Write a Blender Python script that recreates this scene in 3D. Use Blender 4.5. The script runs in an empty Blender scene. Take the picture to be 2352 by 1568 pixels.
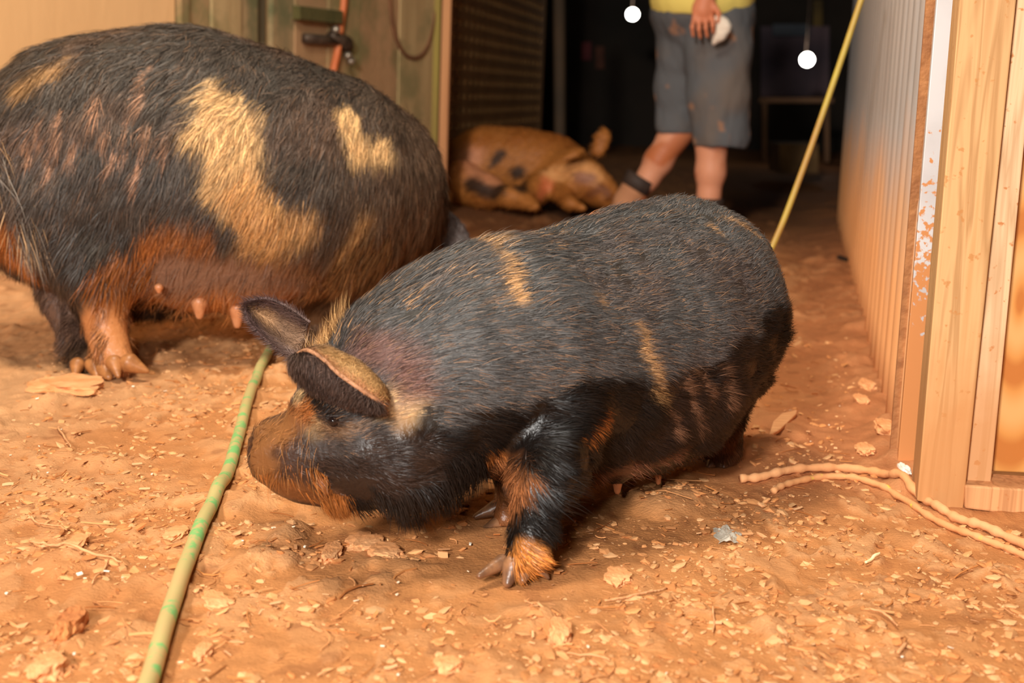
import bpy, math, random
import numpy as np
from mathutils import Vector, Matrix
random.seed(7); RNG = np.random.default_rng(11)

# ------------------------------------------------------------------ camera
FPX = 50.0/36.0*2352.0
TH, ROLL, CH = math.radians(10.1), math.radians(2.1), 0.55
cF = np.array([0, math.cos(TH), -math.sin(TH)])
_u = np.array([0, math.sin(TH), math.cos(TH)]); _r = np.array([1.0, 0, 0])
cR = math.cos(ROLL)*_r + math.sin(ROLL)*_u
cU = math.cos(ROLL)*_u - math.sin(ROLL)*_r
cC = np.array([0, 0, CH])
cam_d = bpy.data.cameras.new('camera'); cam = bpy.data.objects.new('camera', cam_d)
bpy.context.scene.collection.objects.link(cam)
cam.matrix_world = Matrix(((cR[0], cU[0], -cF[0], 0), (cR[1], cU[1], -cF[1], 0), (cR[2], cU[2], -cF[2], CH), (0, 0, 0, 1)))
cam_d.lens = 50; cam_d.sensor_width = 36; cam_d.sensor_fit = 'HORIZONTAL'
cam_d.clip_start = 0.02; cam_d.clip_end = 200
cam_d.dof.use_dof = True; cam_d.dof.focus_distance = 1.86; cam_d.dof.aperture_fstop = 5.2; cam_d.dof.aperture_blades = 0
bpy.context.scene.camera = cam

def ray(x, y): return cF + (x-1176)/FPX*cR - (y-784)/FPX*cU
def at(x, y, Y):                       # point seen at a pixel, at a given distance
    d = ray(x, y); return cC + d*Y/d[1]
def gr(x, y, z=0.0):                   # point on the ground (or height z) seen at a pixel
    d = ray(x, y); return cC + d*(z-CH)/d[2]
def mpp(Y): return Y/FPX*1.01          # metres per pixel at a distance

# ------------------------------------------------------------------ world, light, exposure
sc = bpy.context.scene
sc.view_settings.view_transform = 'Standard'; sc.view_settings.look = 'None'
sc.view_settings.gamma = 1; sc.view_settings.use_curve_mapping = False
sc.view_settings.exposure = -0.32
w = bpy.data.worlds.new('night'); sc.world = w; w.use_nodes = True
bgn = w.node_tree.nodes['Background']; bgn.inputs[0].default_value = (0.9, 0.55, 0.32, 1); bgn.inputs[1].default_value = 0.0015

def area(name, loc, target, size, power, col):
    l = bpy.data.lights.new(name, 'AREA'); l.shape = 'DISK'; l.size = size; l.energy = power; l.color = col
    o = bpy.data.objects.new(name, l); sc.collection.objects.link(o); o.location = loc
    o.rotation_euler = (Vector(target)-Vector(loc)).to_track_quat('-Z', 'Y').to_euler()
    return o
flash = area('camera_flash', (-0.22, -0.10, 0.72), (0.0, 2.6, 0.25), 0.12, 20, (1.0, 0.96, 0.90))
strobe = area('bounced_flash', (-1.25, -2.9, 2.2), (-0.1, 2.8, 0.3), 0.42, 440, (1.0, 0.96, 0.90))
fill = area('overhead_fill', (-0.45, 1.9, 2.6), (-0.4, 3.0, 0.0), 0.8, 92, (1.0, 0.92, 0.76))  # unseen overhead light, added to brighten the left wall and floor

# ------------------------------------------------------------------ helpers
def tag(o, label=None, cat=None, group=None, kind=None):
    if label: o['label'] = label
    if cat: o['category'] = cat
    if group: o['group'] = group
    if kind: o['kind'] = kind
    return o
def empty(name, loc, label=None, cat=None, group=None):
    o = bpy.data.objects.new(name, None); sc.collection.objects.link(o); o.location = loc; o.empty_display_size = .05
    return tag(o, label, cat, group)
def setpar(o, parent):
    if parent is not None:
        o.parent = parent
        o.matrix_parent_inverse = Matrix.Translation(parent.location if parent.parent is None else (0, 0, 0)).inverted()
def np_mesh(name, V, faces, mat, parent=None, smooth=True, col=None, extra=None):
    """faces: list of (k-gon int arrays)"""
    me = bpy.data.meshes.new(name)
    V = np.asarray(V, dtype=np.float32)
    li, ls, lt = [], [], []; st = 0
    for F in faces:
        F = np.asarray(F, dtype=np.int32)
        if len(F) == 0: continue
        k = F.shape[1]; li.append(F.ravel()); ls.append(st+np.arange(len(F))*k); lt.append(np.full(len(F), k)); st += F.size
    li = np.concatenate(li); ls = np.concatenate(ls); lt = np.concatenate(lt)
    me.vertices.add(len(V)); me.vertices.foreach_set('co', V.ravel())
    me.loops.add(len(li)); me.loops.foreach_set('vertex_index', li.astype(np.int32))
    me.polygons.add(len(ls)); me.polygons.foreach_set('loop_start', ls.astype(np.int32)); me.polygons.foreach_set('loop_total', lt.astype(np.int32))
    me.polygons.foreach_set('use_smooth', np.full(len(ls), smooth))
    if col is not None:
        a = me.attributes.new('Col', 'FLOAT_COLOR', 'POINT')
        c = np.ones((len(V), 4), dtype=np.float32); c[:, :3] = col
        a.data.foreach_set('color', c.ravel())
    if extra is not None:
        a = me.attributes.new('Wet', 'FLOAT', 'POINT'); a.data.foreach_set('value', np.asarray(extra, dtype=np.float32))
    me.update(); me.validate()
    me.materials.append(mat)
    o = bpy.data.objects.new(name, me); sc.collection.objects.link(o); setpar(o, parent)
    return o

class MB:                               # collects shapes that become ONE mesh
    def __init__(s): s.v = []; s.f = []
    def add(s, V, F):
        n = len(s.v); s.v += [tuple(map(float, p)) for p in V]; s.f += [tuple(i+n for i in f) for f in F]; return s
    def quadprism(s, base, off):        # base: ring of points, off: extrusion vector
        n = len(base); b = [np.array(p, float) for p in base]; t = [p+np.array(off) for p in b]
        F = [tuple(range(n))[::-1], tuple(range(n, 2*n))] + [(i, (i+1) % n, n+(i+1) % n, n+i) for i in range(n)]
        return s.add(b+t, F)
    def box(s, lo, hi):
        x0, y0, z0 = lo; x1, y1, z1 = hi
        return s.quadprism([(x0, y0, z0), (x1, y0, z0), (x1, y1, z0), (x0, y1, z0)], (0, 0, z1-z0))
    def tube(s, pts, r, n=10, cap=True):
        pts = [np.array(p, float) for p in pts]; rr = r if hasattr(r, '__len__') else [r]*len(pts)
        up = np.array([0.13, 0.31, 0.94]); V = []; F = []
        for i, p in enumerate(pts):
            t = pts[min(i+1, len(pts)-1)]-pts[max(i-1, 0)]; t = t/(np.linalg.norm(t)+1e-9)
            a = np.cross(t, up); 
            if np.linalg.norm(a) < 1e-3: a = np.cross(t, [1, 0, 0])
            a /= np.linalg.norm(a); b = np.cross(t, a); up = -b
            for k in range(n):
                q = 2*math.pi*k/n; V.append(p+rr[i]*(math.cos(q)*a+math.sin(q)*b))
        for i in range(len(pts)-1):
            for k in range(n): F.append((i*n+k, i*n+(k+1) % n, (i+1)*n+(k+1) % n, (i+1)*n+k))
        if cap: F += [tuple(range(n))[::-1], tuple(range((len(pts)-1)*n, len(pts)*n))]
        return s.add(V, F)
    def build(s, name, mat, parent=None, smooth=False, bevel=0):
        me = bpy.data.meshes.new(name); me.from_pydata(s.v, [], s.f); me.validate()
        me.materials.append(mat)
        if smooth: me.polygons.foreach_set('use_smooth', [True]*len(me.polygons))
        o = bpy.data.objects.new(name, me); sc.collection.objects.link(o); setpar(o, parent)
        if bevel:
            m = o.modifiers.new('bevel', 'BEVEL'); m.width = bevel; m.segments = 2; m.limit_method = 'ANGLE'
        return o

def catmull(P, n=8):
    P = [np.array(p, float) for p in P]; out = []
    for i in range(len(P)-1):
        p0 = P[max(i-1, 0)]; p1 = P[i]; p2 = P[i+1]; p3 = P[min(i+2, len(P)-1)]
        for k in range(n):
            t = k/n; out.append(.5*((2*p1)+(-p0+p2)*t+(2*p0-5*p1+4*p2-p3)*t*t+(-p0+3*p1-3*p2+p3)*t**3))
    out.append(P[-1]); return out

# value noise
_perm = RNG.random((64, 64, 64)).astype(np.float32)
def noise3(P, f, seed=0.0):
    q = np.asarray(P, dtype=np.float64)*f+np.array([17.3+seed*7.7, 5.1+seed*3.1, 9.7+seed*5.3])
    i = np.floor(q).astype(np.int64); t = q-i; t = t*t*(3-2*t); out = np.zeros(len(q))
    for a in (0, 1):
        for b in (0, 1):
            for c in (0, 1):
                wgt = (t[:, 0] if a else 1-t[:, 0])*(t[:, 1] if b else 1-t[:, 1])*(t[:, 2] if c else 1-t[:, 2])
                out += wgt*_perm[(i[:, 0]+a) % 64, (i[:, 1]+b) % 64, (i[:, 2]+c) % 64]
    return out*2-1
def fbm(P, f, oct=4, seed=0):
    s = 0; a = 1; tot = 0
    for o in range(oct): s = s+a*noise3(P, f*2**o, seed+o*1.7); tot += a; a *= .5
    return s/tot
def sstep(a, b, x): t = np.clip((x-a)/(b-a), 0, 1); return t*t*(3-2*t)

def s2l(r, g, b):
    f = lambda c: c/12.92 if c <= .04045 else ((c+.055)/1.055)**2.4
    return np.array([f(r/255), f(g/255), f(b/255)])
def mix(a, b, t): t = np.asarray(t)[..., None]; return np.asarray(a)*(1-t)+np.asarray(b)*t

# ------------------------------------------------------------------ materials
def newmat(name):
    m = bpy.data.materials.new(name); m.use_nodes = True; nt = m.node_tree
    return m, nt, nt.nodes['Principled BSDF']
def N(nt, t, **kw):
    n = nt.nodes.new(t)
    for k, v in kw.items():
        if k in n.inputs: n.inputs[k].default_value = v
        else: setattr(n, k, v)
    return n
def ramp(nt, stops):
    n = nt.nodes.new('ShaderNodeValToRGB'); e = n.color_ramp.elements
    while len(e) < len(stops): e.new(0.5)
    for i, (p, c) in enumerate(stops): e[i].position = p; e[i].color = (*c, 1)
    return n
def noisy_mat(name, c1, c2, scale=8, rough=.6, bump=.2, bscale=60, stretch=(1, 1, 1), metallic=0, spec=.4, dist=.01, c3=None, s3=3, lo=.35, hi=.65):
    m, nt, p = newmat(name); tc = N(nt, 'ShaderNodeTexCoord'); mp = N(nt, 'ShaderNodeMapping'); mp.inputs['Scale'].default_value = stretch
    nt.links.new(tc.outputs['Object'], mp.inputs['Vector'])
    n1 = N(nt, 'ShaderNodeTexNoise', Scale=scale, Detail=6.0); nt.links.new(mp.outputs[0], n1.inputs['Vector'])
    r = ramp(nt, [(lo, c1), (hi, c2)]); nt.links.new(n1.outputs['Fac'], r.inputs[0]); out = r.outputs[0]
    if c3 is not None:
        n3 = N(nt, 'ShaderNodeTexNoise', Scale=s3, Detail=8.0, Roughness=.65); nt.links.new(tc.outputs['Object'], n3.inputs['Vector'])
        r3 = ramp(nt, [(.48, (0, 0, 0)), (.58, (1, 1, 1))]); nt.links.new(n3.outputs['Fac'], r3.inputs[0])
        mx = N(nt, 'ShaderNodeMix', data_type='RGBA'); nt.links.new(r3.outputs[0], mx.inputs[0]); nt.links.new(out, mx.inputs[6]); mx.inputs[7].default_value = (*c3, 1); out = mx.outputs[2]
    nt.links.new(out, p.inputs['Base Color'])
    p.inputs['Roughness'].default_value = rough; p.inputs['Metallic'].default_value = metallic; p.inputs['Specular IOR Level'].default_value = spec
    if bump:
        nb = N(nt, 'ShaderNodeTexNoise', Scale=bscale, Detail=5.0); nt.links.new(mp.outputs[0], nb.inputs['Vector'])
        b = N(nt, 'ShaderNodeBump', Strength=bump, Distance=dist); nt.links.new(nb.outputs['Fac'], b.inputs['Height']); nt.links.new(b.outputs[0], p.inputs['Normal'])
    return m
def attr_mat(name, rough_dry=.5, rough_wet=.22, spec=.5, bump=0, bscale=80, wet=True, sss=0, coat=0):
    m, nt, p = newmat(name); a = N(nt, 'ShaderNodeAttribute', attribute_name='Col'); nt.links.new(a.outputs['Color'], p.inputs['Base Color'])
    p.inputs['Specular IOR Level'].default_value = spec
    if wet:
        wv = N(nt, 'ShaderNodeAttribute', attribute_name='Wet'); mr = N(nt, 'ShaderNodeMapRange'); mr.inputs[3].default_value = rough_dry; mr.inputs[4].default_value = rough_wet
        nt.links.new(wv.outputs['Fac'], mr.inputs[0]); nt.links.new(mr.outputs[0], p.inputs['Roughness'])
    else: p.inputs['Roughness'].default_value = rough_dry
    if sss: p.inputs['Subsurface Weight'].default_value = sss; p.inputs['Subsurface Radius'].default_value = (.01, .004, .002)
    if bump:
        tc = N(nt, 'ShaderNodeTexCoord'); nb = N(nt, 'ShaderNodeTexNoise', Scale=bscale, Detail=6.0); nt.links.new(tc.outputs['Object'], nb.inputs['Vector'])
        b = N(nt, 'ShaderNodeBump', Strength=bump, Distance=.004); nt.links.new(nb.outputs['Fac'], b.inputs['Height']); nt.links.new(b.outputs[0], p.inputs['Normal'])
    return m
M_SKIN = attr_mat('pig_skin', .6, .32, .34, bump=.6, bscale=110)
M_FUR = attr_mat('pig_hair', .48, .42, .24)
M_HUMAN = attr_mat('human_skin', .55, wet=False, spec=.35, sss=.05)
M_DIRT = attr_mat('clay_dirt', .85, .5, .2, bump=.55, bscale=230)
M_CRUMB = attr_mat('clay_crumb', .9, wet=False, spec=.15)

# ------------------------------------------------------------------ implicit bodies (smooth blended volumes polygonised into one surface)
class Body:
    def __init__(s, res): s.res = res; s.p = []
    def cone(s, a, b, ra, rb, k=.03, op='u'):
        s.p.append(('c', np.array(a, float), np.array(b, float), ra, rb, k, op)); return s
    def chain(s, P, k=.03):
        P = [(p, r-min(k*.22, r*.14)) for p, r in P]
        for (a, ra), (b, rb) in zip(P[:-1], P[1:]): s.cone(a, b, ra, rb, k)
        return s
    def ell(s, c, rad, R=None, k=.03, op='u'):
        s.p.append(('e', np.array(c, float), np.array(rad, float), np.eye(3) if R is None else np.array(R), 0, k, op)); return s
    def bounds(s, q):
        if q[0] == 'c': lo = np.minimum(q[1]-q[3], q[2]-q[4]); hi = np.maximum(q[1]+q[3], q[2]+q[4])
        else: m = q[2].max(); lo = q[1]-m; hi = q[1]+m
        return lo-q[5]-3*s.res, hi+q[5]+3*s.res
    def dist(s, q, X):
        if q[0] == 'c':
            a, b, ra, rb = q[1:5]; ba = b-a; l2 = ba@ba
            t = np.clip(((X-a)@ba)/max(l2, 1e-9), 0, 1); d = X-a-t[..., None]*ba
            return np.sqrt((d*d).sum(-1))-(ra+(rb-ra)*t)
        c, rad, R = q[1:4]; Y = (X-c)@R
        k0 = np.sqrt(((Y/rad)**2).sum(-1)); k1 = np.sqrt(((Y/rad**2)**2).sum(-1))
        return k0*(k0-1)/np.maximum(k1, 1e-9)
    def mesh(s):
        U = [q for q in s.p if q[6] == 'u']
        lo = np.min([s.bounds(q)[0] for q in U], 0); hi = np.max([s.bounds(q)[1] for q in U], 0)
        n = np.ceil((hi-lo)/s.res).astype(int)+1
        G = np.full(n, 1.0, dtype=np.float32)
        ax = [lo[i]+np.arange(n[i])*s.res for i in range(3)]
        for q in s.p:
            l, h = s.bounds(q)
            i0 = np.clip(((l-lo)/s.res).astype(int), 0, n-1); i1 = np.clip(((h-lo)/s.res).astype(int)+2, 0, n)
            sl = tuple(slice(i0[i], i1[i]) for i in range(3))
            X = np.stack(np.meshgrid(*[ax[i][sl[i]] for i in range(3)], indexing='ij'), -1)
            d = s.dist(q, X).astype(np.float32); g = G[sl]; k = q[5]
            if q[6] == 'u':
                hh = np.clip(.5+.5*(g-d)/k, 0, 1); G[sl] = g*(1-hh)+d*hh-k*hh*(1-hh)
            else:
                hh = np.clip(.5-.5*(g+d)/k, 0, 1); G[sl] = g*(1-hh)-d*hh+k*hh*(1-hh)
        G[0] = G[-1] = 1; G[:, 0] = G[:, -1] = 1; G[:, :, 0] = G[:, :, -1] = 1
        ins = G < 0; m = n-1
        cnt = np.zeros(m, dtype=np.int8); corners = [(a, b, c) for a in (0, 1) for b in (0, 1) for c in (0, 1)]
        for a, b, c in corners: cnt += ins[a:a+m[0], b:b+m[1], c:c+m[2]]
        act = np.argwhere((cnt > 0) & (cnt < 8)); idx = np.full(m, -1, dtype=np.int64); idx[tuple(act.T)] = np.arange(len(act))
        acc = np.zeros((len(act), 3)); num = np.zeros(len(act))
        for e0 in corners:
            for axi in range(3):
                if e0[axi] == 1: continue
                e1 = list(e0); e1[axi] = 1
                v0 = G[tuple((act+np.array(e0)).T)]; v1 = G[tuple((act+np.array(e1)).T)]
                x = (v0 < 0) != (v1 < 0); t = np.where(x, v0/np.where(x, v0-v1, 1), 0)
                pt = np.array(e0)+t[:, None]*(np.array(e1)-np.array(e0)); acc += pt*x[:, None]; num += x
        V = lo+(act+acc/num[:, None])*s.res
        Q = []
        for axi in range(3):
            o1, o2 = [(1, 2), (2, 0), (0, 1)][axi]
            a = ins.take(range(0, n[axi]-1), axi); b = ins.take(range(1, n[axi]), axi)
            e = np.argwhere(a != b); e = e[(e[:, o1] > 0) & (e[:, o2] > 0) & (e[:, o1] < n[o1]-1) & (e[:, o2] < n[o2]-1)]
            flip = ins[tuple(e.T)]
            d1 = np.zeros(3, int); d1[o1] = 1; d2 = np.zeros(3, int); d2[o2] = 1
            q = np.stack([idx[tuple((e-d1-d2).T)], idx[tuple((e-d2).T)], idx[tuple(e.T)], idx[tuple((e-d1).T)]], 1)
            q[~flip] = q[~flip][:, ::-1]; Q.append(q)
        Q = np.concatenate(Q)
        # relax a little so the grid does not show
        for it in range(2):
            S = np.zeros_like(V); C = np.zeros(len(V))
            for a, b in ((0, 1), (1, 2), (2, 3), (3, 0)):
                for u, v in ((a, b), (b, a)):
                    for c in range(3): S[:, c] += np.bincount(Q[:, u], V[Q[:, v], c], len(V))
                    C += np.bincount(Q[:, u], minlength=len(V))
            V = V*.5+.5*S/np.maximum(C, 1)[:, None]
        return V, Q
def vnormals(V, Q):
    fn = np.cross(V[Q[:, 2]]-V[Q[:, 0]], V[Q[:, 3]]-V[Q[:, 1]]); Nn = np.zeros_like(V)
    for k in range(4):
        for c in range(3): Nn[:, c] += np.bincount(Q[:, k], fn[:, c], len(V))
    return Nn/np.maximum(np.linalg.norm(Nn, axis=1), 1e-12)[:, None], np.linalg.norm(fn, axis=1)/2
def sample(V, Q, n, dens=None):
    Nn, A = vnormals(V, Q)
    if dens is not None: A = A*dens(V[Q].mean(1), Nn[Q].mean(1))
    f = RNG.choice(len(Q), n, p=A/A.sum()); u = RNG.random(n)[:, None]; v = RNG.random(n)[:, None]
    q = Q[f]; bl = lambda X: (X[q[:, 0]]*(1-u)+X[q[:, 1]]*u)*(1-v)+(X[q[:, 3]]*(1-u)+X[q[:, 2]]*u)*v
    nn = bl(Nn); return bl(V), nn/np.maximum(np.linalg.norm(nn, axis=1), 1e-9)[:, None]
def unit(v): return v/np.maximum(np.linalg.norm(v, axis=-1, keepdims=True), 1e-9)
def fur(name, P, Nn, flow, length, lift, width, col, wet, parent, grav=.25, jitter=.18, clump=.0, zmin=None, mat=None, wave=.28):
    """every hair a tapered curved blade rooted at P"""
    n = len(P); length = np.broadcast_to(length, n)[:, None]*(.65+.7*RNG.random((n, 1))); lift = np.broadcast_to(lift, n)[:, None]; width = np.broadcast_to(width, n)[:, None]
    lowf = np.stack([noise3(P, 14, 3), noise3(P, 14, 4), noise3(P, 14, 5)], 1)
    d = flow+lowf*wave+RNG.normal(0, jitter, (n, 3)); d = unit(d-(d*Nn).sum(1, keepdims=True)*Nn)
    d0 = unit(d*np.cos(lift)+Nn*np.sin(lift))
    if np.any(np.asarray(clump) != 0):
        g = np.stack([noise3(P, 45, 8), noise3(P, 45, 9), noise3(P, 45, 10)], 1); cl = g*np.broadcast_to(clump, n)[:, None]
    else: cl = 0
    pts = [P-Nn*.0015]; cur = P
    dd = d0
    for k in range(3):
        dd = unit(dd+np.array([0, 0, -grav])*(.35*(k+1))+(d-dd)*.25)
        cur = cur+dd*length/3; pts.append(cur+cl*(k+1)/3)
    side = np.cross(d, Nn); side = unit(side+Nn*RNG.normal(0, .35, (n, 1)))
    V = np.empty((n, 7, 3)); wk = [1, .9, .6]
    for k in range(3): V[:, 2*k] = pts[k]-side*width*wk[k]/2; V[:, 2*k+1] = pts[k]+side*width*wk[k]/2
    V[:, 6] = pts[3]
    if zmin is not None: V[:, :, 2] = np.maximum(V[:, :, 2], zmin)
    b = (np.arange(n)*7)[:, None]
    q = np.concatenate([b+np.array([0, 1, 3, 2]), b+np.array([2, 3, 5, 4])]); t = b+np.array([4, 5, 6])
    C = np.repeat(col[:, None, :], 7, 1); W = np.repeat(np.broadcast_to(wet, n)[:, None], 7, 1)
    return np_mesh(name, V.reshape(-1, 3), [q, t], mat or M_FUR, parent, True, C.reshape(-1, 3), W.ravel())
def segd(P, a, b):                      # distance to a segment
    a = np.array(a); b = np.array(b); ba = b-a; t = np.clip(((P-a)@ba)/max(ba@ba, 1e-9), 0, 1)
    return np.linalg.norm(P-a-t[:, None]*ba, axis=1)
def frame(z, x):                        # rotation with columns x', y', z'
    z = unit(np.array(z, float)); x = np.array(x, float); x = unit(x-(x@z)*z); y = np.cross(z, x); return np.stack([x, y, z], 1)
class Paint:                            # coat markings: capsules on the surface, edges broken up along the hair
    def __init__(s): s.c = []
    def add(s, pts, r, col, edge=.35, amt=1.0):
        s.c.append(([np.array(p, float) for p in pts], r, col, edge, amt)); return s
    def apply(s, P, C):
        w = fbm(P, 22, 3, 31)*.55+noise3(P, 90, 33)*.25
        for pts, r, col, edge, amt in s.c:
            d = np.min([segd(P, pts[i], pts[max(i, min(i+1, len(pts)-1))]) for i in range(max(1, len(pts)-1))], 0) if len(pts) > 1 else np.linalg.norm(P-pts[0], axis=1)
            a = 1-sstep(r*(1-edge), r*(1+edge), d+w*r*.8)
            C = mix(C, col, a*amt)
        return C

class Surf:                             # finds where a line of sight meets a finished body
    def __init__(s, V):
        D = V-cC; w_ = D@cF; s.V = V; s.w = w_; s.x = 1176+FPX*(D@cR)/w_; s.y = 784-FPX*(D@cU)/w_
    def __call__(s, x, y, out=0.0, rad=9):
        d2 = (s.x-x)**2+(s.y-y)**2; m = np.where(d2 < rad*rad)[0]
        if len(m) == 0: i = d2.argmin()
        else: i = m[s.w[m].argmin()]
        r = ray(x, y); t = s.w[i]-out; return cC+r*t
def loft(rows, res, mat, name, parent, colf, thick=.003):
    """skin through rows of control points; returns grid, normals and the object"""
    R_ = [catmull(r, 6) for r in rows]; n = len(R_[0]); cols = [catmull([r[i] for r in R_], res) for i in range(n)]
    G = np.array(cols); nu, nv = G.shape[:2]; V = G.reshape(-1, 3); i = np.arange(nu*nv).reshape(nu, nv)
    Q = np.stack([i[:-1, :-1].ravel(), i[:-1, 1:].ravel(), i[1:, 1:].ravel(), i[1:, :-1].ravel()], 1); nn, _ = vnormals(V, Q)
    if (nn@cF).mean() > 0: Q = Q[:, ::-1]; nn = -nn
    uv = np.stack(np.meshgrid(np.linspace(0, 1, nu), np.linspace(0, 1, nv), indexing='ij'), -1).reshape(-1, 2)
    # closed sheet with real thickness
    V2 = np.concatenate([V, V-nn*thick]); k = len(V); e = [(i[0, :-1], i[0, 1:]), (i[-1, 1:], i[-1, :-1]), (i[1:, 0], i[:-1, 0]), (i[:-1, -1], i[1:, -1])]
    S = [np.stack([a, b_, b_+k, a+k], 1) for a, b_ in e]
    ob = np_mesh(name, V2, [np.concatenate([Q, Q[:, ::-1]+k]+S)], mat, parent, True, np.tile(colf(uv), (2, 1)), np.zeros(2*k))
    return V, Q, uv, nn, ob
def loft_fur(V, Q, uv, n, flow, length, lift, width, colf, parent, name='ear_hair', both=False, **kw):
    A = np.linalg.norm(np.cross(V[Q[:, 2]]-V[Q[:, 0]], V[Q[:, 3]]-V[Q[:, 1]]), axis=1); f = RNG.choice(len(Q), n, p=A/A.sum()); q = Q[f]; u = RNG.random(n)[:, None]; v = RNG.random(n)[:, None]
    bl = lambda X: (X[q[:, 0]]*(1-u)+X[q[:, 1]]*u)*(1-v)+(X[q[:, 3]]*(1-u)+X[q[:, 2]]*u)*v
    nn, _ = vnormals(V, Q); N_ = unit(bl(nn))
    if both: N_[::2] *= -1
    C = colf(bl(uv))*(.6+.75*RNG.random((n, 1)))
    return fur(name, bl(V), N_, np.tile(unit(np.array(flow, float)), (n, 1)), length, lift, width, C, 0, parent, **kw)
BLK = s2l(62, 54, 46); DRY = s2l(84, 81, 79); WETC = s2l(24, 17, 13); TAN = s2l(214, 160, 104); PALE = s2l(216, 176, 124); ORG = s2l(184, 108, 50); PINK = s2l(142, 104, 92); SKN = s2l(104, 78, 66)
def B(px, py, Y, rp): return (at(px, py, Y), rp*mpp(Y))

# ================================================================== near pig
near_c = gr(1420, 1150)
def build_near():
    root = empty('pig', (0.16, 1.78, 0), 'black bristly pig with ginger snout walking in front, its flank wet below and dry above', 'pig')
    b = Body(.0065)
    spine = [B(1600, 660, 2.10, 200), B(1545, 715, 2.02, 262), B(1430, 785, 1.93, 300), B(1290, 820, 1.83, 288), B(1150, 818, 1.74, 272), B(1020, 846, 1.69, 236), B(920, 880, 1.665, 196), B(845, 930, 1.65, 150)]
    b.chain(spine, .05)
    # forehead, cheeks, dished snout
    b.chain([B(780, 905, 1.66, 106), B(800, 960, 1.63, 124)], .03)
    b.chain([B(830, 1035, 1.61, 122), B(910, 1050, 1.60, 112), B(1010, 1045, 1.62, 95)], .045)
    b.chain([B(800, 1030, 1.62, 122), B(740, 1045, 1.615, 104), B(690, 1046, 1.615, 91), B(655, 1040, 1.62, 79), B(642, 1036, 1.62, 70)], .03)
    b.ell(at(602, 1033, 1.62), (.0095, .036, .0355), frame((.06, 0, 1), (1, 0, -.06)), .008)
    b.chain([B(655, 1100, 1.61, 34), B(700, 1112, 1.61, 42), B(770, 1118, 1.60, 52), B(830, 1120, 1.60, 58)], .015)
    for dy in (-.016, .016):                                               # nostrils on the snout disc
        b.ell(at(590, 1034, 1.62)+np.array([-.001, dy, .002]), (.010, .007, .009), None, .004, 's')
    b.ell(at(766, 968, 1.553), (.013, .013, .009), None, .008, 's')      # eye socket
    for (x0, y0, x1, y1) in ((746, 958, 786, 956), (748, 980, 788, 976)): b.cone(at(x0, y0, 1.553), at(x1, y1, 1.553), .0035, .0035, .007)   # eyelids
    b.chain([B(700, 930, 1.60, 40), B(760, 925, 1.585, 44), B(830, 935, 1.585, 40)], .02)          # brow ridge
    # near front leg
    b.chain([B(1270, 985, 1.66, 120), B(1262, 1060, 1.62, 92), B(1234, 1120, 1.585, 60), B(1222, 1175, 1.57, 44), B(1220, 1230, 1.555, 45), B(1214, 1272, 1.545, 46), B(1196, 1300, 1.535, 38)], .022)
    # far front leg
    b.chain([B(1175, 1010, 1.80, 80), B(1168, 1085, 1.785, 34), B(1163, 1140, 1.77, 24), B(1160, 1180, 1.755, 26), B(1160, 1204, 1.745, 24)], .018)
    # hind legs
    b.chain([B(1640, 850, 2.06, 130), B(1645, 950, 2.08, 72), B(1662, 1000, 2.10, 36), B(1658, 1040, 2.09, 31), B(1650, 1058, 2.085, 26)], .03)
    b.chain([B(1490, 880, 2.22, 110), B(1490, 980, 2.25, 38), B(1480, 1000, 2.25, 28)], .03)
    # belly and udder
    b.chain([B(1330, 930, 1.80, 124), B(1440, 940, 1.84, 120), B(1560, 915, 1.93, 114)], .05)
    b.cone(*[B(1420, 1065, 1.80, 30)[0], B(1420, 1095, 1.80, 14)[0]], .028, .010, .02)
    b.cone(*[B(1500, 1040, 1.88, 30)[0], B(1510, 1072, 1.88, 14)[0]], .024, .009, .02)
    V, Q = b.mesh()
    on = Surf(V)
    dn = 1-sstep(.02, .05, np.linalg.norm(V-at(604, 1036, 1.60), axis=1)); nn_, _a = vnormals(V, Q); V = V+nn_*(dn*fbm(V, 85, 3, 15)*.006)[:, None]   # mud crust on the snout
    V[:, 2] = np.maximum(V[:, 2], .002)
    sp = np.array([p[0] for p in spine][::-1]); sr = np.array([p[1] for p in spine][::-1])
    head = at(640, 1060, 1.62)
    legs = [(at(1221, 1130, 1.58), .05, .17), (at(1170, 1130, 1.78), .04, .13), (at(1655, 1000, 2.10), .045, .11), (at(1490, 990, 2.25), .04, .1)]
    def legness(P):
        L = np.zeros(len(P))
        for c, r, z in legs:
            d = np.linalg.norm(P[:, :2]-c[:2], axis=1); L = np.maximum(L, (1-sstep(r*.9, r*1.7, d))*(1-sstep(z*.75, z, P[:, 2])))
        return L
    P0 = np.vstack([[head], sp])
    def tangent(P):
        W = np.zeros((len(P), 1)); T = np.zeros((len(P), 3))
        for i in range(len(P0)-1):
            m = (P0[i]+P0[i+1])/2; d = np.linalg.norm(P-m, axis=1)[:, None]; wgt = np.exp(-(d/.10)**2)+1e-6
            T += wgt*unit(P0[i+1]-P0[i]); W += wgt
        return unit(T)
    def ax_z(P):                                                         # height above the spine line, normalised
        d = np.stack([np.linalg.norm(P-p, axis=1) for p in sp], 1); i = d.argmin(1); return (P[:, 2]-sp[i, 2])/sr[i]
    snout = lambda P: 1-sstep(.062, .105, np.linalg.norm((P-at(620, 1075, 1.61))*np.array([1, 1, 1.0]), axis=1))
    # wet tide line: rises over the elbow, dips between, climbs the ham
    tide = [(640, 1075), (760, 1040), (860, 1010), (960, 995), (1050, 965), (1120, 945), (1180, 930), (1240, 905), (1270, 885), (1330, 870), (1430, 860), (1500, 872), (1560, 850), (1650, 815), (1720, 770), (1745, 735), (1780, 705)]
    tz = sorted([tuple(on(x, y)) for x, y in tide])
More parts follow.
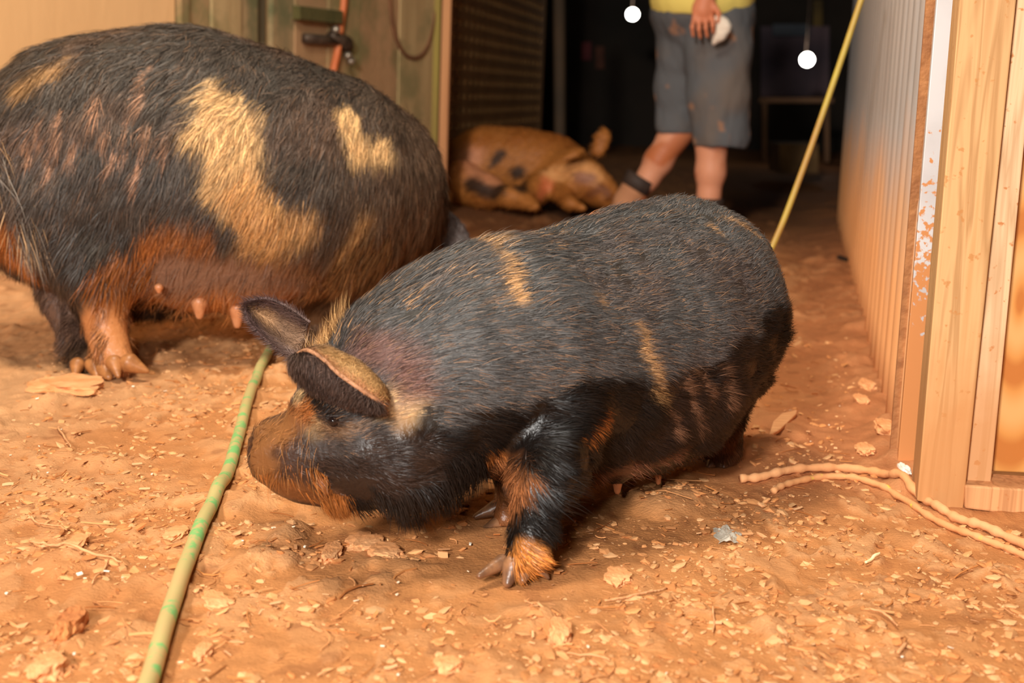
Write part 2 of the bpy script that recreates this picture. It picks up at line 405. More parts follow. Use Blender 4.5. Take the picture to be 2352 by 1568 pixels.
    tx = np.array([q[0] for q in tz]); tzz = np.array([q[2] for q in tz])
    def wetness(P):
        z = np.interp(P[:, 0], tx, tzz); return 1-sstep(-.008, .008, P[:, 2]-z+fbm(P, 25, 3, 5)*.022)
    pt = Paint()
    g = lambda x, y, *_: on(x, y)
    pt.add([g(1095, 560), g(1130, 600), g(1150, 640), g(1168, 690)], .008, TAN, 1.0, .9)
    pt.add([g(1060, 555), g(1110, 560)], .013, TAN, .9, .7)
    pt.add([g(1300, 500), g(1350, 495)], .009, ORG*1.1, .9, .7)
    pt.add([g(1350, 670), g(1362, 690)], .005, TAN, 1, .7)
    pt.add([g(1455, 755), g(1485, 840), g(1500, 900)], .007, TAN*.85, 1.0, .75)
    for (x, y) in ((1560, 860), (1600, 850), (1640, 850), (1520, 920), (1580, 920)): pt.add([g(x, y), g(x+22, y+70)], .0045, s2l(120, 84, 62), 1.0, .8)
    pt.add([g(1660, 500), g(1710, 515), g(1760, 555)], .007, TAN, 1.0, .7)
    pt.add([g(1625, 520), g(1650, 540)], .007, TAN, 1.0, .6)
    pt.add([g(875, 930), g(905, 925), g(930, 945)], .017, PALE, .6, 1)     # below the ear
    pt.add([g(915, 975)], .014, TAN, .7, .7)
    pt.add([g(820, 800), g(880, 815), g(920, 850), g(930, 890)], .020, s2l(128, 92, 82), .8, .85)
    pt.add([g(700, 965), g(718, 990)], .011, PALE, .5, .95)
    pt.add([g(735, 985), g(790, 990), g(815, 965)], .009, s2l(196, 146, 100), .7, .75)
    pt.add([g(690, 915), g(720, 932), g(775, 938), g(830, 945)], .012, WETC, .4, 1)
    pt.add([g(755, 965), g(780, 965)], .007, WETC*1.5, .4, .9)
    pt.add([g(682, 895), g(680, 930)], .006, PALE, .5, .8)
    pt.add([g(690, 955), g(640, 978), g(665, 965)], .014, ORG, .5, 1)
    pt.add([g(1385, 935), g(1360, 975), g(1350, 1000)], .007, ORG, .7, .95)
    pt.add([g(1120, 1035), g(1150, 1045)], .006, ORG*.85, .7, .9)
    pt.add([g(1186, 1085), g(1192, 1130)], .0045, ORG, .6, .95)
    pt.add([g(1190, 1275), g(1215, 1290), g(1240, 1295)], .020, s2l(206, 128, 60), .4, 1)
    pt.add([g(1165, 1110), g(1160, 1170), g(1150, 1210)], .035, s2l(150, 92, 54), .3, 1)
    pt.add([g(1655, 1020), g(1650, 1070)], .035, s2l(110, 70, 46), .3, 1)
    pt.add([g(1370, 1085), g(1450, 1085), g(1540, 1055)], .020, s2l(120, 76, 54), .5, .9)
    pt.add([g(740, 760), g(700, 790)], .018, TAN, .8, .9)
    jaw = [g(650, 1130), g(700, 1135), g(750, 1140)]
    def base(P, hair=True):
        wet = wetness(P); C = mix(DRY if hair else BLK*.8, WETC, wet)
        blotch = sstep(.05, .5, fbm(P*np.array([1, 1, .6]), 9, 3, 12)); C = mix(C, PINK*.38, blotch*(1-wet*.6)*.30)
        C = pt.apply(P, C)
        s = snout(P); muzz = s2l(84, 58, 46) if not hair else s2l(92, 64, 50); C = mix(C, muzz, s*.9)
        top = (1-sstep(.010, .030, np.min([segd(P, g(600, 985), g(655, 985)), segd(P, g(600, 985), g(596, 1040)), segd(P, g(596, 1040), g(604, 1085))], 0)+noise3(P, 90, 2)*.010)); C = mix(C, s2l(160, 104, 58), top*.85)
        chin = 1-sstep(.010, .022, np.min([segd(P, jaw[0], jaw[1]), segd(P, jaw[1], jaw[2])], 0)+noise3(P, 70, 4)*.006); C = mix(C, s2l(150, 92, 48), chin*.8)
        cheek = (1-sstep(.035, .075, segd(P, g(780, 1060), g(900, 1080)))); C = mix(C, s2l(62, 46, 38), cheek*.7)
        return C, np.maximum(wet, s*.9)
    C, Wt = base(V, False); C = C*.62
    body = np_mesh('body', V, [Q], M_SKIN, root, True, C, Wt)
    # ---- coat
    belly = lambda P: (1-sstep(.05, .09, np.linalg.norm((P-at(1440, 1085, 1.83))*np.array([.45, .6, 1.3]), axis=1)))
    def dens(P, n): return np.clip(1.0-snout(P)*.80-belly(P)*.92-.3*(ax_z(P) < -.9), .02, 1)*np.where(P[:, 2] < .012, .1, np.where(P[:, 2] < .032, .45, 1))*np.where((n[:, 1] > .55) & (n[:, 2] < .3), .35, 1.0)
    P, n = sample(V, Q, 270000, dens)
    C, Wt = base(P); az = ax_z(P); L = legness(P); sn = snout(P)
    facew = 1-sstep(.16, .26, np.linalg.norm(P-at(640, 1060, 1.62), axis=1))
    T = tangent(P); down = np.array([0, 0, -1.0])
    flow = T+down*(np.clip(.15-az*.55, 0, .9)[:, None]); flow = flow*(1-L[:, None])+(down+T*.8)*L[:, None]
    crest = sstep(.90, 1.0, az)*(n[:, 2] > .4)
    ln = .025+.007*crest-.013*facew-.012*L+.006*Wt*(1-facew); ln = np.clip(ln, .008, .06)
    ln = ln*np.where(sn > .3, .8, 1)
    lift = .13+.16*crest+.12*sn+np.where(RNG.random(len(P)) < .04, .22, 0)
    rnd = RNG.random(len(P)); C = C*(.35+1.25*rnd[:, None]**1.3)
    light = (RNG.random(len(P)) < .09) & (Wt < .5) & (sn < .2); C[light] = C[light]*.4+s2l(186, 140, 104)*.45
    fur('coat', P, n, flow, ln, lift, .00085*(1-.2*facew), C, Wt*.9, body, grav=.10, wave=.22, jitter=.15, clump=.003+Wt*.008*(1-facew*.6), zmin=.003)
    # long wet tufts on jowl, chin and elbow
    regs = [((850, 1150), .030, 350, .022, WETC*1.6, 0), ((960, 1150), .030, 500, .036, WETC*1.6, 0), ((1060, 1090), .035, 500, .040, WETC, 0), ((700, 1140), .045, 1500, .013, ORG*.55, 0), ((750, 1140), .03, 700, .014, ORG*.5, 0), ((612, 1105), .022, 300, .014, ORG*.8, 0), ((1290, 1130), .03, 160, .045, WETC*1.6, 1)]
    for (c, r, m, l, col, sw) in regs:
        c = on(*c); msk = np.where(np.linalg.norm(P-c, axis=1) < r)[0]
        if len(msk) == 0: continue
        k = RNG.choice(msk, min(m, len(msk)), replace=False)
        fl = unit(T[k]*.5+down*.9) if not sw else unit(T[k]+down*.35)
        fur('tuft', P[k], n[k], fl, l, .45 if not sw else .12, .0009, np.tile(col, (len(k), 1))*(.6+.8*RNG.random((len(k), 1))), .9, body, grav=.5*(1-sw*.7), clump=.014, zmin=.003)
    # bristles along the neck crest
    k = np.where((crest > .3) & (P[:, 0] < at(1300, 500, 1.9)[0]))[0]; k = RNG.choice(k, min(1500, len(k)), replace=False)
    cc = np.tile(s2l(70, 62, 56), (len(k), 1)); pk = RNG.random(len(k)) < .35; cc[pk] = s2l(200, 150, 104)
    fur('bristles', P[k], n[k], T[k], .022, .45, .0007, cc, .1, body, grav=.1, zmin=.003)
    # eye
    e = Body(.0014).ell(at(767, 967, 1.556), (.0072, .0072, .0068), None, .001); v, q = e.mesh()
    np_mesh('eye', v, [q], M_EYE, body)
    # snout rim and whisker-like long hairs
    k = RNG.choice(np.where(sn > .25)[0], 130, replace=False)
    fur('whiskers', P[k], n[k], T[k]*.2+down, .024, .8, .0003, np.tile(s2l(190, 128, 70), (len(k), 1)), .3, body, grav=.3, zmin=.003)
    # poll tuft between the ears
    k = np.where((np.linalg.norm(P-on(745, 765), axis=1) < .042) & (n[:, 2] > .2))[0]; k = RNG.choice(k, min(420, len(k)), replace=False)
    cc = np.tile(s2l(224, 176, 118), (len(k), 1))*(.5+.8*RNG.random((len(k), 1))); fur('poll_tuft', P[k], n[k], np.tile(unit(np.array([.3, 0, 1.])), (len(k), 1)), .030, .95, .0007, cc, .0, body, grav=.0, jitter=.45, wave=.5)
    # near ear, flopped forward like a visor: dark inner face below the bare rim, tan back above it
    c1 = lambda x, y, o: on(550+x/4.9, 680+y/4.9, o)
    fr = at(680, 860, 1.565)[1]
    def ce(x, y, Y): return at(550+x/4.9, 680+y/4.9, Y)
    lower = [ce(560, 700, 1.60), ce(640, 860, 1.585), ce(800, 990, 1.57), ce(1000, 1085, 1.555), ce(1250, 1170, 1.545), ce(1480, 1225, 1.54), ce(1580, 1215, 1.54)]
    midl = [ce(590, 670, 1.575), ce(720, 760, 1.545), ce(880, 860, 1.53), ce(1060, 950, 1.518), ce(1280, 1070, 1.512), ce(1480, 1165, 1.515), ce(1590, 1210, 1.52)]
    rim = [ce(640, 650, 1.57), ce(760, 608, 1.545), ce(930, 700, 1.525), ce(1100, 860, 1.51), ce(1300, 1005, 1.503), ce(1490, 1135, 1.508), ce(1600, 1200, 1.52)]
    back = [ce(690, 640, 1.585), ce(860, 600, 1.57), ce(1060, 680, 1.555), ce(1240, 790, 1.54), ce(1420, 920, 1.53), ce(1570, 1080, 1.53), ce(1640, 1190, 1.535)]
    base_ = [ce(720, 650, 1.62), ce(930, 580, 1.62), ce(1130, 620, 1.62), ce(1360, 720, 1.60), ce(1530, 870, 1.59), ce(1660, 1040, 1.58), ce(1700, 1180, 1.58)]
    DKE = s2l(70, 54, 48)
    fi = lambda uv: mix(np.tile(DKE, (len(uv), 1)), s2l(190, 130, 88), sstep(.86, .97, uv[:, 1]))
    V1, Q1, U1, n1, e1 = loft([lower, midl, rim], 9, M_SKIN, 'ear', body, fi, .0035)
    loft_fur(V1, Q1, U1, 14000, (.1, -.5, -.9), .015, .9, .0008, lambda uv: np.tile(s2l(84, 66, 58), (len(uv), 1))*(.2+1.6*RNG.random((len(uv), 1))), e1, grav=.45, jitter=.5, wave=1.2)
    fo = lambda uv: mix(mix(np.tile(s2l(190, 130, 88), (len(uv), 1)), s2l(196, 150, 96), sstep(.06, .2, uv[:, 1])), s2l(104, 80, 68), np.maximum(sstep(.55, 1, uv[:, 1])*.8, 1-sstep(.0, .3, uv[:, 0])))
    V2_, Q2, U2, n2, e2 = loft([rim, back, base_], 9, M_SKIN, 'ear_back', body, fo, .003)
    loft_fur(V2_, Q2, U2, 9000, (.5, 0, .5), .011, .55, .0007, fo, e2, grav=.05, jitter=.4, wave=.6)
    MB().tube(catmull(rim, 8), [.0012+.0012*min(1, i/8) for i in range(49)], 8).build('rim', noisy_mat('ear_rim', s2l(150, 104, 74), s2l(190, 136, 98), 90, .6, .2, 200, dist=.001), e1, True)
    # far ear: upright leaf, hollow side to the viewer
    topl = [ce(100, 60, 1.73), ce(300, 35, 1.72), ce(450, 85, 1.71), ce(600, 165, 1.70), ce(780, 300, 1.69)]
    mid_ = [ce(70, 130, 1.74), ce(240, 200, 1.755), ce(420, 310, 1.75), ce(560, 420, 1.735), ce(740, 480, 1.71)]
    botl = [ce(75, 160, 1.73), ce(130, 300, 1.715), ce(290, 460, 1.70), ce(470, 600, 1.68), ce(640, 720, 1.66)]
    def ff(uv):
        e = np.maximum(np.abs(uv[:, 1]-.5)*2, 1-uv[:, 0]*3.2); C_ = mix(np.tile(s2l(190, 146, 106), (len(uv), 1)), s2l(92, 70, 66), sstep(.35, .8, e)); return mix(C_, s2l(104, 82, 74), sstep(.45, .7, uv[:, 0])*.6)
    V3, Q3, U3, n3_, e3 = loft([topl, mid_, botl], 9, M_SKIN, 'ear', body, ff, .0035)
    loft_fur(V3, Q3, U3, 12000, (-1, 0, .3), .014, .6, .0007, ff, e3, grav=.05, jitter=.45, both=True)
    # hooves
    def claw(a, bb, ra, rb, parent=body):
        e = Body(.0022).cone(a, bb, ra, rb, .004); m = (np.array(a)+np.array(bb))/2
        v, q = e.mesh(); v[:, 2] = np.maximum(v[:, 2], .001); np_mesh('hoof', v, [q], M_HOOF, parent)
    for (a, bb, ra, rb) in (((1155, 1291, 1.54), (1101, 1322, 1.51), .0100, .0065), ((1178, 1300, 1.53), (1166, 1338, 1.515), .0135, .0100), ((1206, 1303, 1.535), (1200, 1332, 1.52), .0125, .0090), ((1232, 1300, 1.545), (1258, 1326, 1.54), .0085, .0050),
                            ((1140, 1166, 1.76), (1092, 1186, 1.75), .0110, .0065), ((1150, 1200, 1.75), (1116, 1213, 1.735), .0120, .0075), ((1640, 1058, 2.08), (1628, 1072, 2.07), .013, .008), ((1666, 1058, 2.08), (1662, 1072, 2.07), .013, .008)):
        claw(at(*a), at(*bb), ra, rb*.62)
    # teats
    for (x, y, Y, s) in ((1418, 1112, 1.80, 1), (1512, 1092, 1.88, .8), (1380, 1085, 1.86, .7)):
        e = Body(.002).cone(at(x, y-16, Y), at(x, y+16, Y), .0085*s, .0045*s, .003); v, q = e.mesh()
        np_mesh('teat', v, [q], M_TEAT, body)
    # tail, hanging at the far side of the rump
    m = MB().tube(catmull([at(1740, 590, 2.22), at(1775, 650, 2.26), at(1780, 720, 2.28), at(1765, 770, 2.28)]), .007, 8); m.build('tail', M_TAIL, body, True)
    return root
M_EYE, nt, p = newmat('pig_eye'); p.inputs['Base Color'].default_value = (.012, .007, .006, 1); p.inputs['Roughness'].default_value = .08
M_HOOF = noisy_mat('hoof_horn', s2l(96, 66, 48), s2l(150, 104, 70), 60, .35, .3, 200, spec=.5, dist=.001)
M_TEAT = noisy_mat('teat_skin', s2l(150, 90, 56), s2l(176, 112, 72), 60, .4, .2, 200, dist=.001)
M_TAIL = noisy_mat('tail_skin', s2l(40, 30, 26), s2l(60, 46, 40), 60, .5, .2, 200, dist=.001)
# ================================================================== ground
def ground():
    xs = np.concatenate([np.linspace(-7, -1.25, 60)[:-1], np.linspace(-1.25, 1.15, 760), np.linspace(1.15, 8, 60)[1:]])
    ys = np.concatenate([np.linspace(-.8, .95, 40)[:-1], .95*np.exp(np.linspace(0, math.log(18/.95), 820))])
    X, Y = np.meshgrid(xs, ys); P = np.stack([X.ravel(), Y.ravel(), np.zeros(X.size)], 1)
    big = fbm(P, 2.3, 3, 1)*.012; flake = fbm(P*np.array([1, .6, 1]), 34, 4, 2); crust = sstep(.02, .09, flake)*.0040*sstep(-.35, .25, fbm(P, 3.1, 3, 6))
    fine = fbm(P*np.array([1, .7, 1]), 60, 3, 4)*.0028; lump = np.maximum(0, fbm(P*np.array([1, .7, 1]), 13, 3, 9)-.10)*.034
    Z = big+crust+fine+lump
    for (x, y, Y_) in ((1200, 1335, 1.54), (1150, 1215, 1.74), (1655, 1070, 2.08), (300, 870, 2.55), (200, 870, 2.54), (1480, 1010, 2.25)):
        c = gr(x, y); d = np.hypot(P[:, 0]-c[0], P[:, 1]-c[1]); Z = Z*sstep(.03, .11, d)
    # higher trampled bank towards the back wall and a drift at the foot of the iron wall
    lw = (P[:, 0]+1.29-.464*(P[:, 1]-3.69)); Z += .03*(1-sstep(-.02, .35, lw)) 
    rw = (P[:, 0]-(.599+.1965*(P[:, 1]-2.121))); Z += .035*sstep(-.13, .0, rw)*sstep(1.98, 2.15, P[:, 1])*(.6+.8*np.clip(fbm(P, 9, 3, 13), -.5, 1))
    P[:, 2] = Z
    # colours: damp orange clay, paler dry crust, dark damp places
    a = s2l(194, 129, 76); dry = s2l(216, 158, 108); damp = s2l(178, 108, 62); grey = s2l(200, 156, 114)
    n1 = fbm(P, 1.7, 4, 21); C = mix(a, damp, sstep(.0, .5, n1)*.3)
    left = sstep(.0, .5, -.25-P[:, 0]*.35+fbm(P, 2.2, 3, 22)*.5)*(1-sstep(3.3, 4.2, P[:, 1])); C = mix(C, s2l(214, 150, 98), left*.8)
    gl = (1-sstep(-.95, -.45, P[:, 0]+fbm(P, 4, 3, 24)*.25))*sstep(1.55, 1.9, P[:, 1]); C = mix(C, grey, gl*.6)
    red = (1-sstep(.08, .34, np.abs(P[:, 0]-(.50+.22*(P[:, 1]-1.9)))+fbm(P, 4, 3, 25)*.10))*sstep(1.7, 2.1, P[:, 1]); C = mix(C, s2l(172, 106, 68), red*.7)
    sleep = (1-sstep(.3, .9, np.hypot((P[:, 0]-.05)*1.0, (P[:, 1]-6.0)*.5))); C = mix(C, s2l(120, 62, 24), sleep*.8)  # darker brown around the sleeping pig
    far = sstep(4.3, 6.5, P[:, 1]); C = mix(C, s2l(110, 74, 48), far*.6)  # distant floor painted darker: light falloff put into the colour
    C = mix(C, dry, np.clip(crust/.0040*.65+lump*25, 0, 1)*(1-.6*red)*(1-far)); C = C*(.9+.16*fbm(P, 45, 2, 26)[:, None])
    spots = sstep(.42, .55, fbm(P, 30, 2, 28)); C = mix(C, s2l(120, 66, 36), spots*.35)
    wet = np.clip(red*.6+sstep(.2, .5, n1)*.3-crust*100, 0, 1)
    ny, nx = X.shape; i = np.arange(nx*ny).reshape(ny, nx)
    Q = np.stack([i[:-1, :-1].ravel(), i[:-1, 1:].ravel(), i[1:, 1:].ravel(), i[1:, :-1].ravel()], 1)
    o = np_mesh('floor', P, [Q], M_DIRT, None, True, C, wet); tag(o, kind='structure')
    return xs, ys, Z.reshape(ny, nx)
GX, GY, GZ = ground()
def gz(x, y):
    i = np.clip(np.searchsorted(GX, x)-1, 0, len(GX)-2); j = np.clip(np.searchsorted(GY, y)-1, 0, len(GY)-2); return GZ[j, i]

# icosphere template for clods
def ico():
    t = (1+5**.5)/2; v = np.array([(-1, t, 0), (1, t, 0), (-1, -t, 0), (1, -t, 0), (0, -1, t), (0, 1, t), (0, -1, -t), (0, 1, -t), (t, 0, -1), (t, 0, 1), (-t, 0, -1), (-t, 0, 1)], float); v /= np.linalg.norm(v[0])
    f = [(0, 11, 5), (0, 5, 1), (0, 1, 7), (0, 7, 10), (0, 10, 11), (1, 5, 9), (5, 11, 4), (11, 10, 2), (10, 7, 6), (7, 1, 8), (3, 9, 4), (3, 4, 2), (3, 2, 6), (3, 6, 8), (3, 8, 9), (4, 9, 5), (2, 4, 11), (6, 2, 10), (8, 6, 7), (9, 8, 1)]
    v = list(map(tuple, v)); 
    def sub(v, f):
        v = [np.array(p) for p in v]; mid = {}; nf = []
        def m(a, b):
            k = (min(a, b), max(a, b))
            if k not in mid: q = v[a]+v[b]; v.append(q/np.linalg.norm(q)); mid[k] = len(v)-1
            return mid[k]
        for a, b_, c in f: x, y, z = m(a, b_), m(b_, c), m(c, a); nf += [(a, x, z), (b_, y, x), (c, z, y), (x, y, z)]
        return v, nf
    v1, f1 = sub(v, f); return (np.array(v), np.array(f)), (np.array(v1), np.array(f1)), sub
(ICO, ICF), (IC1, IF1), _sub = ico()
IC2, IF2 = _sub(IC1, [tuple(q) for q in IF1]); IC3, IF3 = _sub(IC2, IF2); IC3 = np.array(IC3); IF3 = np.array(IF3)

def crumbs(name, n, smin, smax, flat, cols, region, label, cat, flake=False, power=2.5, mask=None):
    V0, F0 = ICO, ICF; V = []; F = []; C = []
    y = region[2]*np.exp(RNG.random(n*3)*math.log(region[3]/region[2])); x = (region[0]+(region[1]-region[0])*RNG.random(n*3))*(.25+.75*y/region[3]) if region[0] < -.5 else region[0]+(region[1]-region[0])*RNG.random(n*3)
    P = np.stack([x, y, 0*x], 1)
    keep = ((y < 1.97) | (x < .599+.1965*(y-2.121)-.04)) & ((y > 1.97) | (y < 1.84) | (x < .58)) & (fbm(P, 3.1, 3, 6)+.8*fbm(P, 9, 2, 41)+RNG.random(len(P))*.7 > .25)
    x, y = x[keep][:n], y[keep][:n]; n = len(x)
    s = smin+(smax-smin)*RNG.random(n)**power
    R = RNG.random(n)*6.28; c, s_ = np.cos(R), np.sin(R)
    T = V0[None]*(1+RNG.normal(0, .22, (n, 12, 1))); T = T*s[:, None, None]*np.stack([.7+.9*RNG.random(n), .6+.5*RNG.random(n), flat*(.6+.8*RNG.random(n))], 1)[:, None, :]
    X = T[..., 0]*c[:, None]-T[..., 1]*s_[:, None]; Y = T[..., 0]*s_[:, None]+T[..., 1]*c[:, None]
    tilt = RNG.normal(0, .25, (n, 1)); Z = T[..., 2]+X*tilt
    z = gz(x, y)+s*flat*.15
    V = np.stack([X+x[:, None], Y+y[:, None], Z+z[:, None]], -1).reshape(-1, 3)
    F = (F0[None]+(np.arange(n)*12)[:, None, None]).reshape(-1, 3)
    cc = np.array(cols)[RNG.integers(0, len(cols), n)]*(.8+.35*RNG.random((n, 1)))
    o = np_mesh(name, V, [F], M_CRUMB, None, False, np.repeat(cc, 12, 0)); tag(o, label, cat, kind='stuff'); return o
crumbs('clay_crumbs', 26000, .0007, .0085, .40, [s2l(208, 150, 98), s2l(202, 138, 86), s2l(194, 128, 76), s2l(214, 160, 110)], (-1.0, 1.0, .98, 3.2), 'loose pale clay crumbs scattered all over the orange dirt floor', 'dirt', power=6)
def chips(name, n, lmin, lmax, wr, cols, label, cat, thick=.0006, curve=.15):
    V = []; F = []; C = []
    for _ in range(n):
        y = 1.0*math.exp(random.random()*math.log(3.0)); x = (random.random()*2-1)*(.22+.26*y)
        if y > 1.82 and x > .50+.19*(y-2.0): x = -x
        l = lmin+(lmax-lmin)*random.random()**2; wd = l*wr*(.5+random.random()); a = random.random()*6.28; z = gz(x, y)+.0022+random.random()*.002
        d = np.array([math.cos(a), math.sin(a), random.gauss(0, .10)]); t = np.array([-d[1], d[0], random.gauss(0, .3)]); bend = random.gauss(0, curve)
        b0 = len(V); m = 3
        for k in range(m+1):
            u = k/m-.5; p = np.array([x, y, z])+d*l*u+t*bend*l*(u*u); ww = wd*(1-.5*abs(u)*random.random())
            V += [p-t*ww/2, p+t*ww/2, p+t*ww/2+[0, 0, thick], p-t*ww/2+[0, 0, thick]]
        for k in range(m):
            q = b0+4*k
            for e in range(4): F.append((q+e, q+(e+1) % 4, q+4+(e+1) % 4, q+4+e))
        F += [(b0, b0+1, b0+2, b0+3), (b0+4*m+3, b0+4*m+2, b0+4*m+1, b0+4*m)]
        C += [random.choice(cols)*(.85+.25*random.random())]*(4*(m+1))
    o = np_mesh(name, np.array(V), [np.array(F)], M_CRUMB, None, False, np.array(C)); tag(o, label, cat, kind='stuff')
chips('straw_litter', 420, .012, .05, .05, [s2l(216, 150, 96), s2l(196, 126, 70), s2l(160, 96, 50)], 'muddy bits of straw and stalk trodden into the dirt floor', 'straw', .0009, .5)
chips('wood_shavings', 1100, .003, .015, .32, [s2l(218, 154, 104), s2l(206, 140, 88), s2l(226, 170, 122), s2l(194, 124, 70)], 'small dusty wood shavings spread over the dirt floor', 'shavings')
chips('pale_specks', 70, .0025, .007, .6, [s2l(250, 236, 214), s2l(246, 222, 190)], 'tiny whitish specks of wood lying on the orange dirt', 'shavings', .0012)

M_CLOD = noisy_mat('dry_clod', s2l(208, 140, 88), s2l(230, 168, 116), 20, .9, .7, 90, spec=.15, dist=.003)
def clod(px, py, wpx, hpx, tall, label, rot=0, name='clay_clod', mat=None, seed=0, group=None, up=0):
    c = gr(px, py); k = mpp(c[1]); a = wpx*k/2; dep = hpx*k/2/math.sin(math.atan2(CH, c[1]))
    V = IC3.copy(); nv = 1+.42*fbm(V+seed*3.7, 1.3, 3, seed)[:, None]+.22*noise3(V, 3.6, seed+2)[:, None]; V = V*nv
    V[:, 2] = np.clip(V[:, 2], -.6, .55)+.12*fbm(V+seed, 4, 2, seed+1)
    V = V*np.array([a, dep, tall]); cr, sr = math.cos(rot), math.sin(rot)
    V = np.stack([V[:, 0]*cr-V[:, 1]*sr, V[:, 0]*sr+V[:, 1]*cr, V[:, 2]], 1)
    o = np_mesh(name, V, [IF3], mat or M_CLOD, None, False); o.location = (c[0], c[1], gz(c[0], c[1])+tall*.3+up)
    tag(o, label, 'clod' if mat is None else 'debris', group); return o
clod(838, 1245, 85, 44, .010, 'flat rounded dry clay clod directly below the front pig\'s chin', seed=1)
clod(885, 1272, 82, 34, .009, 'jagged dry clay flake on the right of the rounded clod below the chin', seed=2, rot=.4)
clod(765, 1272, 48, 44, .008, 'small pale clay flake left of the two big clods below the chin', seed=3)
clod(160, 893, 160, 40, .014, 'long flat slab of dry clay just in front of the large pig\'s hind hooves', seed=4, rot=.12)
clod(160, 1455, 62, 60, .018, 'darker egg shaped clay lump at the bottom left of the floor', seed=5, mat=noisy_mat('damp_clod', s2l(176, 104, 56), s2l(200, 128, 72), 20, .85, .6, 90, dist=.003))
clod(175, 1268, 46, 46, .006, 'thin upright clay flake beside the long stalk on the left', seed=6)
clod(1285, 1470, 50, 50, .014, 'pointed clay clod near the bottom edge, right of centre', seed=7)
clod(405, 1240, 56, 34, .007, 'smooth oval clay flake just left of the green hose', seed=8)
clod(500, 1385, 62, 40, .008, 'ragged clay flake on the right side of the green hose near the bottom', seed=9, rot=.5)
clod(1420, 1330, 60, 34, .009, 'low rounded clay bump in the trodden patch right of the front hoof', seed=10)
clod(755, 1090+190, 30, 26, .008, 'little clay crumb touching the small pale flake below the chin', seed=12)
clod(115, 1545, 80, 50, .012, 'broad pale clay lump in the bottom left corner', seed=13)
clod(470, 1500, 40, 36, .010, 'small clay lump between the green hose and the bottom edge', seed=14)
clod(1030, 1550, 60, 30, .010, 'clay lump at the bottom edge below the middle', seed=15)
clod(1935, 612, 20, 9, .010, 'small black dropping on the floor beside the corrugated wall', seed=16, name='dropping', mat=noisy_mat('dropping_black', s2l(30, 20, 12), s2l(46, 30, 20), 20, .8, 0))
clod(1990, 905, 34, 22, .012, 'upper pale rubble lump at the foot of the corrugated wall', seed=17)
clod(1975, 940, 30, 18, .010, 'middle pale rubble lump at the foot of the corrugated wall', seed=18)
clod(2035, 1020, 56, 30, .016, 'largest crumbling clay lump against the foot of the white flashing', seed=19)
clod(1985, 1055, 44, 22, .010, 'clay lump left of the largest one near the white flashing', seed=20)
o = clod(2075, 1100, 20, 20, .010, 'tiny white pebble at the foot of the white metal flashing', seed=21, name='pebble', mat=noisy_mat('white_pebble', s2l(240, 226, 208), s2l(250, 240, 226), 20, .7, 0))
# wood chip lying in the alley
def slab(name, pts, th, mat, label, cat, parent=None):
    b = [gr(x, y) for x, y in pts]; z = sum(gz(q[0], q[1]) for q in b)/len(b)+.001
    m = MB().quadprism([(q[0], q[1], z) for q in b], (0, 0, th)); o = m.build(name, mat, parent, bevel=.0015); tag(o, label, cat); return o
M_CHIP = noisy_mat('pale_chip', s2l(206, 142, 92), s2l(226, 166, 114), 30, .8, .4, 60, stretch=(1, 6, 1))
slab('wood_chip', [(1765, 1018), (1790, 1005), (1828, 968), (1830, 958), (1795, 966), (1775, 985)], .006, M_CHIP, 'flat pale wood chip on the damp floor behind the front pig', 'wood chip')
# stalks
def stalk(pts, r, label, mat=M_CHIP, lift=.003, name='dry_stalk', group=None):
    P = catmull([gr(x, y) for x, y in pts], 6); P = [np.array([q[0], q[1], gz(q[0], q[1])+r+lift]) for q in P]
    n = len(P); o = MB().tube(P, [r*(.5+.6*math.sin(math.pi*min(1, .15+.85*i/n))) for i in range(n)], 7).build(name, mat, None, True); tag(o, label, 'stalk', group); return o
stalk([(68, 1262), (110, 1272), (190, 1292), (250, 1296), (280, 1303)], .0016, 'longest dry stalk lying level on the left of the floor')
stalk([(70, 1203), (105, 1222), (155, 1232)], .0011, 'short stalk above the longest stalk on the left')
stalk([(132, 990), (150, 1015), (163, 1045)], .0013, 'thin straw standing out on the grey dirt at the left, below the slab')
stalk([(250, 1300), (232, 1330), (212, 1360)], .0012, 'forked straw hanging down from the right end of the longest stalk')
stalk([(1388, 1392), (1450, 1380), (1530, 1358)], .0014, 'dry stalk in the lower middle of the floor right of the front hoof')
stalk([(1300, 1520), (1365, 1525), (1400, 1535)], .0011, 'thin straw near the bottom edge right of centre')
stalk([(1635, 1420), (1640, 1445), (1636, 1465)], .0010, 'upright thin straw lower right of the crumpled wrapper')
stalk([(1988, 1290), (2010, 1280), (2020, 1276)], .0020, 'short bright straw piece on the right part of the floor', noisy_mat('bright_straw', s2l(244, 216, 160), s2l(250, 226, 176), 30, .6, 0))
stalk([(2080, 1500), (2060, 1520)], .0020, 'stubby twig near the bottom right')
stalk([(1995, 1420), (2040, 1430), (2060, 1450)], .0014, 'splayed bit of straw in the lower right of the floor')
